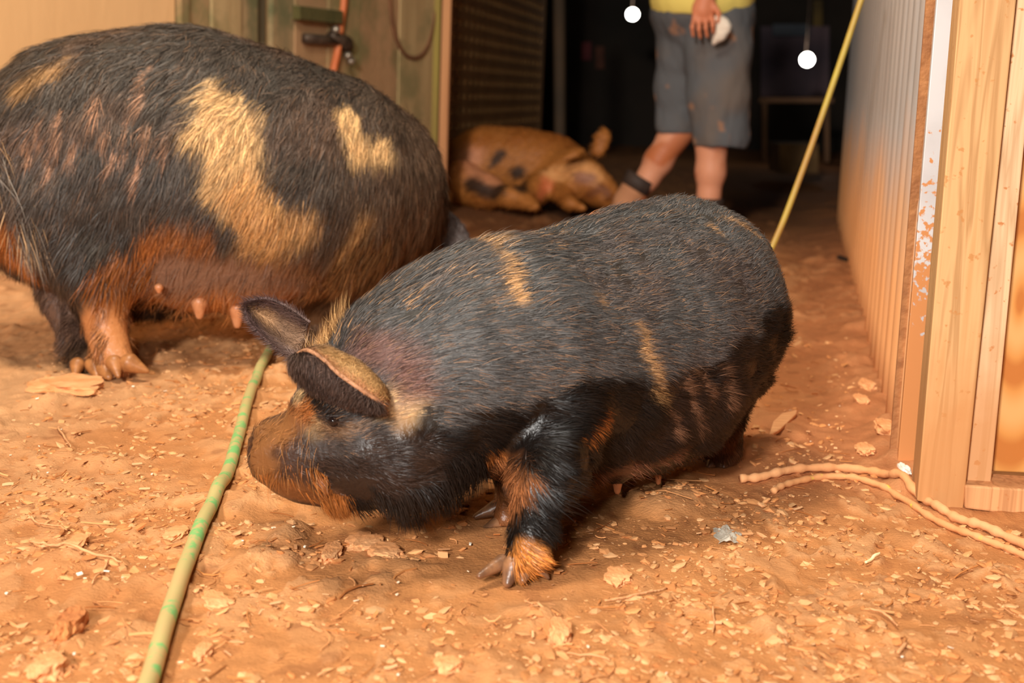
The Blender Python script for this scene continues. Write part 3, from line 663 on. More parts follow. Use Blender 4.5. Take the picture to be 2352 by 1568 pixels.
# plastic wrapper
Vw = []; 
c = gr(1672, 1228)
g_ = np.linspace(-1, 1, 22); Xw, Yw = np.meshgrid(g_, g_); Pw = np.stack([Xw.ravel(), Yw.ravel(), 0*Xw.ravel()], 1)
Zw = .006+.009*np.abs(fbm(Pw, 2.2, 3, 50)); Vw = np.stack([c[0]+Pw[:, 0]*.016*(1+.3*noise3(Pw, 2, 51)), c[1]+Pw[:, 1]*.030*(1+.3*noise3(Pw, 2, 52)), gz(c[0], c[1])+Zw*(1-.6*np.clip(np.abs(Pw[:, 0]), 0, 1))], 1)
iw = np.arange(22*22).reshape(22, 22); Qw = np.stack([iw[:-1, :-1].ravel(), iw[:-1, 1:].ravel(), iw[1:, 1:].ravel(), iw[1:, :-1].ravel()], 1)
M_WRAP, nt, p = newmat('clear_film'); p.inputs['Base Color'].default_value = (.85, .78, .66, 1); p.inputs['Roughness'].default_value = .12; p.inputs['Transmission Weight'].default_value = .55; p.inputs['IOR'].default_value = 1.3
o = np_mesh('plastic_wrapper', Vw, [Qw], M_WRAP, None, False); tag(o, 'small crumpled clear plastic scrap on the dirt, right of the front pig\'s udder', 'wrapper')
sm = o.modifiers.new('thickness', 'SOLIDIFY'); sm.thickness = .0004

# ================================================================== hoses and cords
def path_ground(pts, r, lift=0.0, n=10, ramp_=None):
    P = catmull([gr(x, y) for x, y in pts], n); out = []
    for q in P: out.append(np.array([q[0], q[1], gz(q[0], q[1])+r+lift]))
    for _ in range(6): out = [out[0]]+[(out[i-1]+2*out[i]+out[i+1])/4 for i in range(1, len(out)-1)]+[out[-1]]
    return out
M_HOSE = noisy_mat('green_hose_muddy', s2l(188, 174, 112), s2l(200, 168, 112), 14, .5, .1, 120, c3=s2l(124, 184, 108), s3=30, dist=.001)
for nd in M_HOSE.node_tree.nodes:
    if nd.type == 'VALTORGB' and abs(nd.color_ramp.elements[0].position-.48) < .001: nd.color_ramp.elements[0].position = .52; nd.color_ramp.elements[1].position = .60
hp = path_ground([(290, 1800), (318, 1660), (348, 1568), (400, 1400), (455, 1255), (490, 1180), (524, 1100), (553, 1000), (575, 925), (600, 860), (624, 815), (650, 780)], .0092, .002)
o = MB().tube(hp, .0092, 18).build('garden_hose', M_HOSE, None, True); tag(o, 'mud coated pale green garden hose crossing the floor beside the front pig\'s snout', 'hose')
M_YH = noisy_mat('yellow_hose_muddy', s2l(176, 156, 62), s2l(160, 118, 60), 9, .45, .1, 80, dist=.001)
yh = catmull([at(2010, -90, 3.2), at(1978, 0, 3.2), at(1938, 120, 3.2), at(1890, 260, 3.2), at(1840, 400, 3.18), at(1790, 530, 3.15), at(1745, 620, 3.1), at(1690, 690, 3.0)], 8)
yh = [np.array(q) for q in yh]; e = yh[-1]; yh += [np.array([e[0]-.05, e[1]-.05, max(.012, e[2]-.05)]), np.array([e[0]-.15, e[1]-.1, .012])]
o = MB().tube(yh, .0068, 12).build('water_hose', M_YH, None, True); tag(o, 'thin yellow green hose hanging slanting down in front of the corrugated wall', 'hose')
M_MUDC = noisy_mat('muddy_cord', s2l(214, 146, 92), s2l(226, 164, 112), 12, .8, .5, 100, dist=.002)
M_MUDY = noisy_mat('muddy_yellow_cord', s2l(212, 144, 88), s2l(222, 158, 104), 12, .8, .5, 100, dist=.002, c3=s2l(216, 196, 70), s3=46)
nt = M_MUDY.node_tree
for nd in nt.nodes:
    if nd.type == 'VALTORGB' and abs(nd.color_ramp.elements[0].position-.48) < .001: nd.color_ramp.elements[0].position = .60; nd.color_ramp.elements[1].position = .68
q = path_ground([(1700, 1112), (1760, 1108), (1830, 1096), (1920, 1092), (2010, 1103), (2070, 1132), (2120, 1158), (2170, 1186), (2230, 1208), (2300, 1232), (2400, 1272)], .0062, .001)
q = [p_ for p_ in q]; rq = [.0062*(1+.28*math.sin(i*1.3)*math.sin(i*.37)) for i in range(len(q))]
o = MB().tube(q, rq, 10).build('muddy_cable', M_MUDC, None, True); tag(o, 'upper of two mud caked cables arching over the floor by the timber post', 'cable')
q = path_ground([(1775, 1134), (1820, 1118), (1900, 1106), (1985, 1118), (2060, 1150), (2140, 1194), (2230, 1232), (2310, 1258), (2400, 1296)], .0048, .0)
rq = [.0048*(1+.25*math.sin(i*1.7)*math.sin(i*.29)) for i in range(len(q))]
o = MB().tube(q, rq, 10).build('muddy_cable', M_MUDY, None, True); tag(o, 'lower of two mud caked cables by the post, showing yellow flecks', 'cable')
# ================================================================== right side: corrugated iron wall, flashing, timber
WR = lambda Y: .599+.1965*(Y-2.121)
wd = unit(np.array([.1965, 1.0, 0])); wn = np.array([-wd[1], wd[0], 0])     # along the wall, and out into the alley
def iron():
    L = 4.3; n = int(L/.0085); zs = np.concatenate([[-.02], np.linspace(.1, 2.3, 12)]); V = []; 
    o0 = np.array([WR(2.121), 2.121, 0])
    s = np.linspace(0, L, n); prof = []
    for q in s:
        u = math.cos(2*math.pi*q/.15); prof.append(.026*float(sstep(.35, .85, np.float64(u)))+.003*math.cos(2*math.pi*q/.05))
    prof = np.array(prof); P = o0+s[:, None]*wd+(prof[:, None]-.026)*wn
    V = np.concatenate([P+np.array([0, 0, z]) for z in zs]); m = len(P); i = np.arange(len(V)).reshape(len(zs), m)
    Q = np.stack([i[:-1, :-1].ravel(), i[:-1, 1:].ravel(), i[1:, 1:].ravel(), i[1:, :-1].ravel()], 1)
    mt, nt, p = newmat('galvanised_iron'); tc = N(nt, 'ShaderNodeTexCoord'); sx = N(nt, 'ShaderNodeSeparateXYZ'); nt.links.new(tc.outputs['Object'], sx.inputs[0])
    mp = N(nt, 'ShaderNodeMapping'); mp.inputs['Scale'].default_value = (14, 14, 2.2); nt.links.new(tc.outputs['Object'], mp.inputs[0])
    n1 = N(nt, 'ShaderNodeTexNoise', Scale=1.0, Detail=6.0); nt.links.new(mp.outputs[0], n1.inputs['Vector'])
    ma = N(nt, 'ShaderNodeMath', operation='MULTIPLY_ADD'); nt.links.new(n1.outputs['Fac'], ma.inputs[0]); ma.inputs[1].default_value = -.30; nt.links.new(sx.outputs['Z'], ma.inputs[2])
    r = ramp(nt, [(.05, s2l(212, 150, 98)), (.20, s2l(204, 158, 120)), (.36, s2l(178, 172, 168))]); nt.links.new(ma.outputs[0], r.inputs[0]); nt.links.new(r.outputs[0], p.inputs['Base Color'])
    r2 = ramp(nt, [(.06, (0, 0, 0)), (.4, (.55, .55, .55))]); nt.links.new(ma.outputs[0], r2.inputs[0]); nt.links.new(r2.outputs[0], p.inputs['Metallic']); p.inputs['Roughness'].default_value = .5
    o = np_mesh('wall_right', V, [Q], mt, None, True); tag(o, kind='structure'); m_ = o.modifiers.new('t', 'SOLIDIFY'); m_.thickness = .002; m_.offset = 0
iron()
def upright(name, tl, bl, br, tr, Yb, lean, depth, mat, ztop=1.25, bevel=.002, parent=None):
    """board whose front face passes through four outline points, standing at distance Yb"""
    b1 = at(*bl, Yb); b2 = at(*br, Yb); t1 = at(*tl, Yb-lean); t2 = at(*tr, Yb-lean)
    ext = lambda b, t: t+(t-b)*max(0, (ztop-t[2])/(t[2]-b[2]))*np.array([.35, .35, 1])
    f = [b1, b2, ext(b2, t2), ext(b1, t1)]
    # slightly sunk into the dirt
    return MB().quadprism(f, (depth*.19, depth, 0)).build(name, mat, parent, bevel=bevel)
def wood(name, c1, c2, dark, knots=True, sc_=1.0, dirt=True, splat=.0):
    m, nt, p = newmat(name); tc = N(nt, 'ShaderNodeTexCoord'); mp = N(nt, 'ShaderNodeMapping'); mp.inputs['Scale'].default_value = (26*sc_, 26*sc_, 1.1); nt.links.new(tc.outputs['Object'], mp.inputs[0])
    n1 = N(nt, 'ShaderNodeTexNoise', Scale=1.4, Detail=3.0, Distortion=.6); nt.links.new(mp.outputs[0], n1.inputs['Vector'])
    r = ramp(nt, [(.30, c2*.86), (.46, c1), (.55, c2*.80), (.62, c1*1.04), (.75, c2)]); nt.links.new(n1.outputs['Fac'], r.inputs[0]); out = r.outputs[0]
    if splat:
        n2 = N(nt, 'ShaderNodeTexNoise', Scale=75, Detail=3.0); nt.links.new(tc.outputs['Object'], n2.inputs['Vector']); r2 = ramp(nt, [(.64, (0, 0, 0)), (.70, (splat, splat, splat))]); nt.links.new(n2.outputs['Fac'], r2.inputs[0])
        mx = N(nt, 'ShaderNodeMix', data_type='RGBA'); nt.links.new(r2.outputs[0], mx.inputs[0]); nt.links.new(out, mx.inputs[6]); mx.inputs[7].default_value = (*dark, 1); out = mx.outputs[2]
    if dirt:
        sx = N(nt, 'ShaderNodeSeparateXYZ'); nt.links.new(tc.outputs['Object'], sx.inputs[0]); n3 = N(nt, 'ShaderNodeTexNoise', Scale=14, Detail=5.0); nt.links.new(tc.outputs['Object'], n3.inputs['Vector'])
        ma = N(nt, 'ShaderNodeMath', operation='MULTIPLY_ADD'); nt.links.new(n3.outputs['Fac'], ma.inputs[0]); ma.inputs[1].default_value = -.22; nt.links.new(sx.outputs['Z'], ma.inputs[2])
        r3 = ramp(nt, [(.0, (.75, .75, .75)), (.16, (0, 0, 0))]); nt.links.new(ma.outputs[0], r3.inputs[0])
        mx = N(nt, 'ShaderNodeMix', data_type='RGBA'); nt.links.new(r3.outputs[0], mx.inputs[0]); nt.links.new(out, mx.inputs[6]); mx.inputs[7].default_value = (*s2l(200, 138, 84), 1); out = mx.outputs[2]
    nt.links.new(out, p.inputs['Base Color']); p.inputs['Roughness'].default_value = .7; p.inputs['Specular IOR Level'].default_value = .25
    return m
M_POST = wood('pine_post', s2l(214, 168, 116), s2l(204, 154, 100), s2l(190, 128, 70), splat=.7)
M_STUD = wood('pine_stud', s2l(230, 192, 150), s2l(222, 180, 134), s2l(196, 130, 78), splat=1.0)
M_KNOT, nt, p = newmat('orange_pine')
tc = N(nt, 'ShaderNodeTexCoord'); kc = at(2352, 700, 1.955); mp = N(nt, 'ShaderNodeMapping'); mp.inputs['Location'].default_value = tuple(-kc*np.array([1, 0, .35])); mp.inputs['Scale'].default_value = (1, 0, .35); nt.links.new(tc.outputs['Object'], mp.inputs[0])
wv = N(nt, 'ShaderNodeTexWave', wave_type='RINGS', rings_direction='SPHERICAL', Scale=8, Distortion=3.0, Detail=2.0); wv.inputs['Detail Scale'].default_value = .8; nt.links.new(mp.outputs[0], wv.inputs['Vector'])
r = ramp(nt, [(.1, s2l(192, 116, 50)), (.4, s2l(212, 144, 72)), (1, s2l(224, 168, 102))]); nt.links.new(wv.outputs['Fac'], r.inputs[0]); nt.links.new(r.outputs[0], p.inputs['Base Color']); p.inputs['Roughness'].default_value = .55
M_FLASH = noisy_mat('white_flashing', s2l(196, 190, 188), s2l(214, 210, 208), 8, .38, 0, metallic=.1, spec=.6)
nt = M_FLASH.node_tree; p = nt.nodes['Principled BSDF']; src = p.inputs['Base Color'].links[0].from_socket
tc = N(nt, 'ShaderNodeTexCoord'); sx = N(nt, 'ShaderNodeSeparateXYZ'); nt.links.new(tc.outputs['Object'], sx.inputs[0]); n3 = N(nt, 'ShaderNodeTexNoise', Scale=95, Detail=4.0); nt.links.new(tc.outputs['Object'], n3.inputs['Vector'])
ma = N(nt, 'ShaderNodeMath', operation='MULTIPLY_ADD'); nt.links.new(n3.outputs['Fac'], ma.inputs[0]); ma.inputs[1].default_value = -.9; nt.links.new(sx.outputs['Z'], ma.inputs[2])
r3 = ramp(nt, [(0, (1, 1, 1)), (.05, (0, 0, 0))]); ad = N(nt, 'ShaderNodeMath', operation='ADD'); ad.inputs[1].default_value = .13; nt.links.new(ma.outputs[0], ad.inputs[0]); nt.links.new(ad.outputs[0], r3.inputs[0])
mx = N(nt, 'ShaderNodeMix', data_type='RGBA'); nt.links.new(r3.outputs[0], mx.inputs[0]); nt.links.new(src, mx.inputs[6]); mx.inputs[7].default_value = (*s2l(210, 140, 84), 1); nt.links.new(mx.outputs[2], p.inputs['Base Color'])
o = upright('edge_strip', (2125, 0), (2042, 1062), (2062, 1075), (2151, 0), 2.13, .02, .012, noisy_mat('rusty_strip', s2l(150, 96, 56), s2l(176, 118, 70), 40, .8, .4, 90), bevel=0)
tag(o, 'narrow rust brown edge strip left of the white metal flashing', 'strip')
o = upright('metal_flashing', (2151, 0), (2060, 1085), (2108, 1100), (2196, 0), 2.08, .02, .02, M_FLASH, bevel=.001); tag(o, 'bright white metal flashing upright, dusted with orange mud at its foot', 'flashing')
o = upright('timber_post', (2203, 0), (2106, 1150), (2212, 1176), (2339, 0), 1.90, .03, .09, M_POST); tag(o, 'wide pale pine post standing right of the white flashing', 'post')
o = upright('timber_stud', (2341, 0), (2214, 1112), (2276, 1112), (2385, 0), 1.925, .02, .045, M_STUD); tag(o, 'narrow bright pine stud between the wide post and the orange board', 'stud')
o = upright('pine_board', (2380, -60), (2277, 1082), (2440, 1090), (2560, -60), 1.975, .02, .022, M_KNOT); tag(o, 'orange grained pine board with a dark knot at the right edge', 'board')
bp = [at(2216, 1165, 1.90), at(2420, 1190, 1.90)]
m = MB(); f0 = at(2216, 1168, 1.895); f1 = at(2216, 1114, 1.895); g0 = at(2460, 1198, 1.895); g1 = at(2460, 1130, 1.895)
m.quadprism([f0, g0, g1, f1], (.01, .075, 0)); o = m.build('base_plank', wood('dusty_plank', s2l(224, 164, 112), s2l(214, 150, 98), s2l(190, 120, 70), dirt=False, splat=.6), None, bevel=.003); tag(o, 'dusty horizontal plank under the stud and orange board at the right edge', 'plank')
# remainder of the framed wall beyond the frame edge
MB().quadprism([(.80, 1.99, 0), (2.2, 1.99, 0), (2.2, 1.99, 2.2), (.80, 1.99, 2.2)], (0, .03, 0)).build('wall_front', M_POST)['kind'] = 'structure'

# ================================================================== left wall
LD = unit(np.array([.464, 1, 0])); LN = np.array([LD[1], -LD[0], 0]); L0 = np.array([-1.29, 3.69, 0])
def lw(px, z, off=0.0):                 # point of the left wall seen at a column
    d = ray(px, 300); k = d[0]/d[1]; Y = (-1.29-.464*3.69)/(k-.464); p = np.array([-1.29+.464*(Y-3.69), Y, z]); return p+LN*off
def wboard(name, x0, x1, off, th, mat, z0=-.02, z1=2.4, parent=None, bevel=.003):
    a = lw(x0, z0, off) if x0 > -400 else L0-LD*1.3+LN*off; b = lw(x1, z0, off); a[2] = z0; b[2] = z0
    return MB().quadprism([a, b, b-LN*th, a-LN*th], (0, 0, z1-z0)).build(name, mat, parent, bevel=bevel)
M_PLY = noisy_mat('dusty_ply', s2l(222, 172, 118), s2l(230, 182, 128), 1.4, .85, .15, 30, stretch=(1, 1, .3))
MW = [noisy_mat('weathered_%d' % i, a, b_, 3.5, .85, .4, 60, stretch=(5, 5, .5), c3=c, s3=2.5) for i, (a, b_, c) in enumerate([
    (s2l(150, 118, 80), s2l(178, 142, 100), s2l(128, 116, 74)), (s2l(170, 140, 96), s2l(188, 158, 112), s2l(142, 126, 84)), (s2l(128, 112, 80), s2l(168, 138, 98), s2l(106, 102, 68)), (s2l(164, 126, 88), s2l(180, 140, 100), s2l(128, 112, 72))])]
o = wboard('wall_left', -999, 1000, -.03, .03, M_PLY, bevel=0); tag(o, kind='structure')
o = wboard('plywood_sheet', -999, 404, .0, .02, M_PLY); tag(o, 'smooth tan plywood sheet on the wall behind the large pig', 'panel')
bx = [(404, 425), (425, 480), (480, 548), (548, 590), (618, 668)]
desc = ['narrow tan batten at the edge of the plywood sheet', 'grey brown weathered board right of the batten', 'broad olive weathered board, third from the plywood', 'mottled weathered board left of the dark gap', 'greenish weathered board right of the dark gap']
for i, (a, c) in enumerate(bx):
    o = wboard('wall_board', a+1, c-1, [.02, .005, .012, .004, .01][i], .022, MW[[3, 0, 1, 2, 2][i]]); tag(o, desc[i], 'board')
o = wboard('gap_board', 590, 618, -.015, .01, noisy_mat('dark_board', s2l(76, 66, 46), s2l(92, 78, 54), 3, .9, .2)); tag(o, 'dark recessed board between two weathered boards', 'board')
# plank door
dr = empty('door_1', tuple(lw(830, 0, .01))); tag(dr, kind='structure')
for k, (a, c) in enumerate([(668, 742), (742, 818), (818, 905), (905, 992)]):
    wboard('plank', a+.7, c-.7, .012+.003*(k % 2), .022, MW[[3, 0, 3, 1][k]], parent=dr)
o = wboard('door_rail', 660, 760, .045, .03, noisy_mat('mossy_rail', s2l(70, 66, 30), s2l(96, 84, 44), 9, .9, .4), z0=lw(700, 0)[2]+.745, z1=.79, parent=dr)
cp = np.array(lw(1003, 0, .03)); o = MB().box((cp[0]-.016, cp[1]-.04, -.02), (cp[0]+.020, cp[1]+.06, 2.4)).build('corner_post', noisy_mat('corner_tan', s2l(178, 120, 78), s2l(196, 138, 92), 4, .85, .2, stretch=(4, 4, .5)), None, bevel=.004); tag(o, 'slim tan corner post where the plank wall meets the lattice', 'post')
o = MB().box((cp[0]-.052, cp[1]-.06, .2), (cp[0]-.020, cp[1]+.02, 2.4)).build('corner_batten', noisy_mat('batten_olive', s2l(150, 132, 60), s2l(134, 112, 56), 4, .85, .2, stretch=(4, 4, .5)), None, bevel=.004); tag(o, 'yellowish green batten fixed beside the corner post', 'batten')
# latch with rod
lt = empty('bolt_latch', tuple(lw(765, 0, .06)), 'rusty metal latch bracket with bolts on the plank door above the large pig', 'latch')
def pl(px, py, off=.05):                # point near the left wall at a pixel
    Y = lw(px, 0)[1]-off; return at(px, py, Y)
M_DKM = noisy_mat('dark_metal', s2l(66, 52, 42), s2l(92, 74, 60), 30, .5, .2, metallic=.5); M_STEEL = noisy_mat('dull_steel', s2l(150, 138, 124), s2l(176, 162, 146), 30, .35, .1, metallic=.7)
MB().tube([pl(700, 88), pl(795, 96)], .018, 10).build('arm', M_DKM, lt, True)
MB().tube([pl(758, 82), pl(795, 100), pl(800, 112)], [.02, .028, .02], 10).build('bracket', M_DKM, lt, True)
for x, y in ((768, 68), (796, 128), (803, 140)):
    a = pl(x, y, .07); MB().tube([a, a-LN*.02+np.array([.03, -.03, 0])], .012, 10).build('bolt', M_STEEL, lt, True)
o = MB().tube(catmull([pl(795, -150), pl(790, 0), pl(782, 60), pl(775, 120), pl(766, 165), pl(762, 230)]), .0125, 12).build('drop_pipe', noisy_mat('orange_pipe', s2l(190, 96, 50), s2l(206, 116, 66), 10, .5, .1), None, True); tag(o, 'orange brown pipe hanging through the latch on the plank door', 'pipe')
o = MB().tube(catmull([pl(892, -120), pl(896, 0), pl(905, 70), pl(925, 118), pl(950, 133), pl(975, 118), pl(992, 70), pl(1000, 0), pl(1002, -120)]), .0075, 10).build('rope_loop', noisy_mat('brown_rope', s2l(104, 66, 40), s2l(124, 82, 52), 60, .8, .5, 200), None, True); tag(o, 'brown rope sagging in a loop on the plank door', 'rope')

# ================================================================== lattice screen receding behind the corner
def lattice():
    o0 = np.array([-.350, 6.80, 0]); d = unit(np.array([.175, 1, 0])); nn = np.array([d[1], -d[0], 0]); L = 2.7
    root = empty('lattice_screen', tuple(o0), 'brown perforated lattice screen with rows of slots behind the sleeping pig', 'lattice')
    mt = noisy_mat('lattice_brown', s2l(190, 142, 88), s2l(206, 156, 100), 6, .85, .2); m = MB(); z = 0.02
    def bar(s0, s1, z0, z1, t=.02): a = o0+d*s0; b = o0+d*s1; m.quadprism([a+[0, 0, z0], b+[0, 0, z0], b+[0, 0, z0]-nn*t, a+[0, 0, z0]-nn*t], (0, 0, z1-z0))
    while z < 1.10: bar(0, L, z, z+.040); z += .071
    for k in range(19): bar(k*.14, k*.14+.045, .02, 1.10, .018)
    m.build('slats', mt, root)
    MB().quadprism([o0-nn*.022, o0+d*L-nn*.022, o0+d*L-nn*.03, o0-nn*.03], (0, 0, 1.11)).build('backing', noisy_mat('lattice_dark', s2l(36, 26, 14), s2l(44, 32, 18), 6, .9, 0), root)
    m2 = MB(); a = o0+d*L; m2.quadprism([a, a+d*.16, a+d*.16-nn*.05, a-nn*.05], (0, 0, 1.6)); m2.build('end_post', mt, root)
    m3 = MB(); m3.quadprism([o0+[0, 0, 1.11], o0+d*L+[0, 0, 1.11], o0+d*L+[0, 0, 1.11]-nn*.04, o0+[0, 0, 1.11]-nn*.04], (0, 0, .5)); m3.build('top_board', mt, root)
lattice()

# ================================================================== dark yard behind
def lampo(px, py, Y, rpx, label):
    c = at(px, py, Y); r = rpx*mpp(Y); root = empty('yard_lamp', tuple(c), label, 'lamp', 'yard lamps glowing in the dark')
    e, f_ = IC2, IF2; em, nt, p = newmat('lamp_glow'); p.inputs['Emission Color'].default_value = (1, .95, .86, 1); p.inputs['Emission Strength'].default_value = 22
    np_mesh('bulb', np.array(IC2)*r+c, [np.array(IF2)], em, root)
    m = MB().tube([c+[0, r*.9, 0], c+[0, r*1.3, 0], c+[0, r*1.6, 0]], [r*.7, r*.9, r*.4], 12); m.build('housing', M_DKM, root, True)
    MB().tube([c+[0, r*1.3, 0], c+[0, r*1.3, 1.2]], r*.12, 8).build('hanger', M_DKM, root, True)
lampo(1453, 33, 11.0, 13, 'left of the two round glowing yard lamps, beside the yellow shirt')
lampo(1854, 137, 11.0, 15, 'right of the two round glowing yard lamps, between the shorts and the iron wall')
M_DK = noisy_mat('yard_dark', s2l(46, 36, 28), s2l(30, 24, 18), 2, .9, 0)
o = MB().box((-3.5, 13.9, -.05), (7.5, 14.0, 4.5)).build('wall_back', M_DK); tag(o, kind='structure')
o = MB().tube([at(1284, -120, 8.4), at(1286, 300, 8.4), at(1286, 420, 8.4)], .035, 12).build('yard_post', noisy_mat('post_grey', s2l(66, 52, 38), s2l(84, 62, 42), 3, .8, .1), None, True); tag(o, 'slim round post standing in the dark right of the lattice', 'post')
def panel(name, x0, y0, x1, y1, Y, mat, label, cat, th=.04):
    a = at(x0, y0, Y); b = at(x1, y0, Y); c = at(x1, y1, Y); d = at(x0, y1, Y)
    o = MB().quadprism([d, c, b, a], (0, th, 0)).build(name, mat, None, bevel=.004); tag(o, label, cat); return o
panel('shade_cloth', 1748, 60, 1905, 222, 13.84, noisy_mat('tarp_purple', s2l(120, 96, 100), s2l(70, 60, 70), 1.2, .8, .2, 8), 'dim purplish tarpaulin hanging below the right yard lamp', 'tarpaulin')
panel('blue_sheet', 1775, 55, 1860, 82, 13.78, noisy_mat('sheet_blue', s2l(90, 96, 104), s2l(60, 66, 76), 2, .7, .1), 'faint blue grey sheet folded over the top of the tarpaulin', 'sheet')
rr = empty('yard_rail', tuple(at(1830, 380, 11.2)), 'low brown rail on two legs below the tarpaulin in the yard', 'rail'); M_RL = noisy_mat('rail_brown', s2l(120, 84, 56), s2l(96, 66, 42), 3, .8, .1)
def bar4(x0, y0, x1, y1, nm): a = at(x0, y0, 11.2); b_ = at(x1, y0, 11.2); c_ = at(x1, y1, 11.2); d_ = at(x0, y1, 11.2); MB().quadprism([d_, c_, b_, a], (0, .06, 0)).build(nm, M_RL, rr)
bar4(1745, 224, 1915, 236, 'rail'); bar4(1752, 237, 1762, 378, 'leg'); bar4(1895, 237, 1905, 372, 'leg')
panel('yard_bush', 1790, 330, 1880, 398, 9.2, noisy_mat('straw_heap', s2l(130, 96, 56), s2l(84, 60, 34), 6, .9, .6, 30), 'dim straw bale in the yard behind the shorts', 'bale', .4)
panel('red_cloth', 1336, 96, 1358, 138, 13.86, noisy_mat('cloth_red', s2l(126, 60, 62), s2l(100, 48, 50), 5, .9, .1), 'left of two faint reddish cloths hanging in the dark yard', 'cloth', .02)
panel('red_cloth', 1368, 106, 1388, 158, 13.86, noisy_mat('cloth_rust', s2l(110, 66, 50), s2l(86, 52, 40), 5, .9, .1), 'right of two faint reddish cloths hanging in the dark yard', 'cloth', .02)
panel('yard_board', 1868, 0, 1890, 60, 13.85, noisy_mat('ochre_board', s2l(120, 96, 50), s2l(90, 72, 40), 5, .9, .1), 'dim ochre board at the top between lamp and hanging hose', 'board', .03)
build_near()

# ================================================================== large pig behind
def legs_fur(P, legs):
    L = np.zeros(len(P))
    for c, r, z in legs:
        d = np.linalg.norm(P[:, :2]-c[:2], axis=1); L = np.maximum(L, (1-sstep(r*.9, r*1.7, d))*(1-sstep(z*.75, z, P[:, 2])))
    return L
def tangents(P0, P, s=.16):
    W = np.zeros((len(P), 1)); T = np.zeros((len(P), 3))
    for i in range(len(P0)-1):
        m = (P0[i]+P0[i+1])/2; d = np.linalg.norm(P-m, axis=1)[:, None]; wgt = np.exp(-(d/s)**2)+1e-6
        T += wgt*unit(P0[i+1]-P0[i]); W += wgt
    return unit(T)
def claw(parent, a, bb, ra, rb, res=.003):
    v, q = Body(res).cone(a, bb, ra, rb, .004).mesh(); v[:, 2] = np.maximum(v[:, 2], .001); np_mesh('hoof', v, [q], M_HOOF2, parent)
M_HOOF2 = noisy_mat('hoof_horn_tan', s2l(140, 88, 48), s2l(176, 116, 66), 60, .4, .3, 200, spec=.45, dist=.001)
def build_large():
    root = empty('pig', (-.60, 2.85, 0), 'large hairy black pig with pale patches and low teats standing side on at the left', 'pig')
    b = Body(.0085)
    spine = [B(75, 415, 2.74, 205), B(190, 370, 2.76, 262), B(340, 368, 2.78, 282), B(480, 390, 2.80, 288), B(640, 420, 2.85, 272), B(760, 430, 2.92, 242), B(835, 440, 2.98, 185), B(885, 485, 3.05, 124), B(930, 545, 3.10, 84), B(930, 600, 3.12, 66)]
    b.chain(spine, .06)
    b.chain([B(240, 325, 2.80, 220), B(420, 322, 2.82, 240), B(560, 352, 2.84, 226)], .06)
    # ham and hind legs
    b.chain([B(170, 500, 2.66, 190), B(225, 590, 2.63, 112), B(235, 660, 2.62, 72), B(240, 735, 2.60, 47), B(252, 800, 2.58, 40), B(280, 838, 2.56, 36)], .035)
    b.chain([B(110, 510, 2.80, 130), B(140, 640, 2.76, 58), B(150, 700, 2.72, 50), B(180, 780, 2.68, 42), B(195, 838, 2.60, 38)], .03)
    # udder
    b.chain([B(370, 570, 2.72, 128), B(450, 590, 2.73, 122), B(560, 590, 2.76, 118), B(650, 570, 2.80, 110)], .05)
    b.chain([B(330, 640, 2.92, 80), B(420, 650, 2.92, 70)], .04)
    b.cone(B(455, 655, 2.70, 10)[0], B(458, 690, 2.70, 10)[0], .040, .018, .03); b.cone(B(540, 660, 2.73, 10)[0], B(545, 700, 2.73, 10)[0], .036, .016, .03)
    # forelegs
    b.chain([B(790, 560, 2.84, 120), B(760, 640, 2.86, 70), B(735, 720, 2.88, 44), B(735, 790, 2.88, 36), B(728, 832, 2.86, 34)], .03)
    b.chain([B(860, 600, 3.02, 75), B(850, 700, 3.02, 42), B(845, 800, 3.0, 34)], .03)
    b.chain([B(700, 620, 2.98, 60), B(690, 700, 2.98, 36)], .02)
    V, Q = b.mesh(); V[:, 2] = np.maximum(V[:, 2], .002); on = Surf(V)
    sp = np.array([p[0] for p in spine]); P0 = sp[::-1]
    legs = [(at(245, 760, 2.60), .055, .26), (at(165, 740, 2.70), .055, .26), (at(735, 760, 2.88), .05, .2), (at(850, 730, 3.02), .05, .2)]
    pt = Paint(); g = lambda x, y, *_: on(x, y)
    CR = s2l(220, 174, 118); CR2 = s2l(212, 156, 96)
    pt.add([g(520, 235, 2.58), g(530, 290, 2.53), g(550, 400, 2.52), g(590, 460, 2.54)], .048, CR, .35)
    pt.add([g(590, 250, 2.58), g(570, 320, 2.53)], .026, CR, .5)
    pt.add([g(590, 440, 2.55), g(620, 520, 2.57)], .045, CR2, .4)
    pt.add([g(690, 500, 2.62), g(600, 560, 2.60)], .04, CR2*.9, .55, .85)
    pt.add([g(440, 300, 2.52), g(490, 290, 2.52)], .014, CR, .9, .8)
    pt.add([g(800, 255, 2.78), g(815, 300, 2.75), g(825, 330, 2.74)], .023, CR, .4)
    pt.add([g(830, 325, 2.74), g(885, 320, 2.80)], .022, CR, .6, .95)
    pt.add([g(850, 480, 2.80), g(800, 580, 2.76)], .022, CR2*.8, .9, .75)
    pt.add([g(470, 530, 2.58), g(380, 520, 2.54)], .03, ORG*.8, .6, .8)
    pt.add([g(340, 550, 2.55), g(290, 600, 2.53), g(265, 650, 2.55)], .03, ORG*.9, .6, .9)
    pt.add([g(240, 760, 2.58), g(250, 800, 2.57), g(280, 850, 2.55)], .055, s2l(182, 118, 70), .35, 1)
    pt.add([g(60, 190, 2.65), g(150, 140, 2.68)], .016, CR2*.8, 1.0, .6)
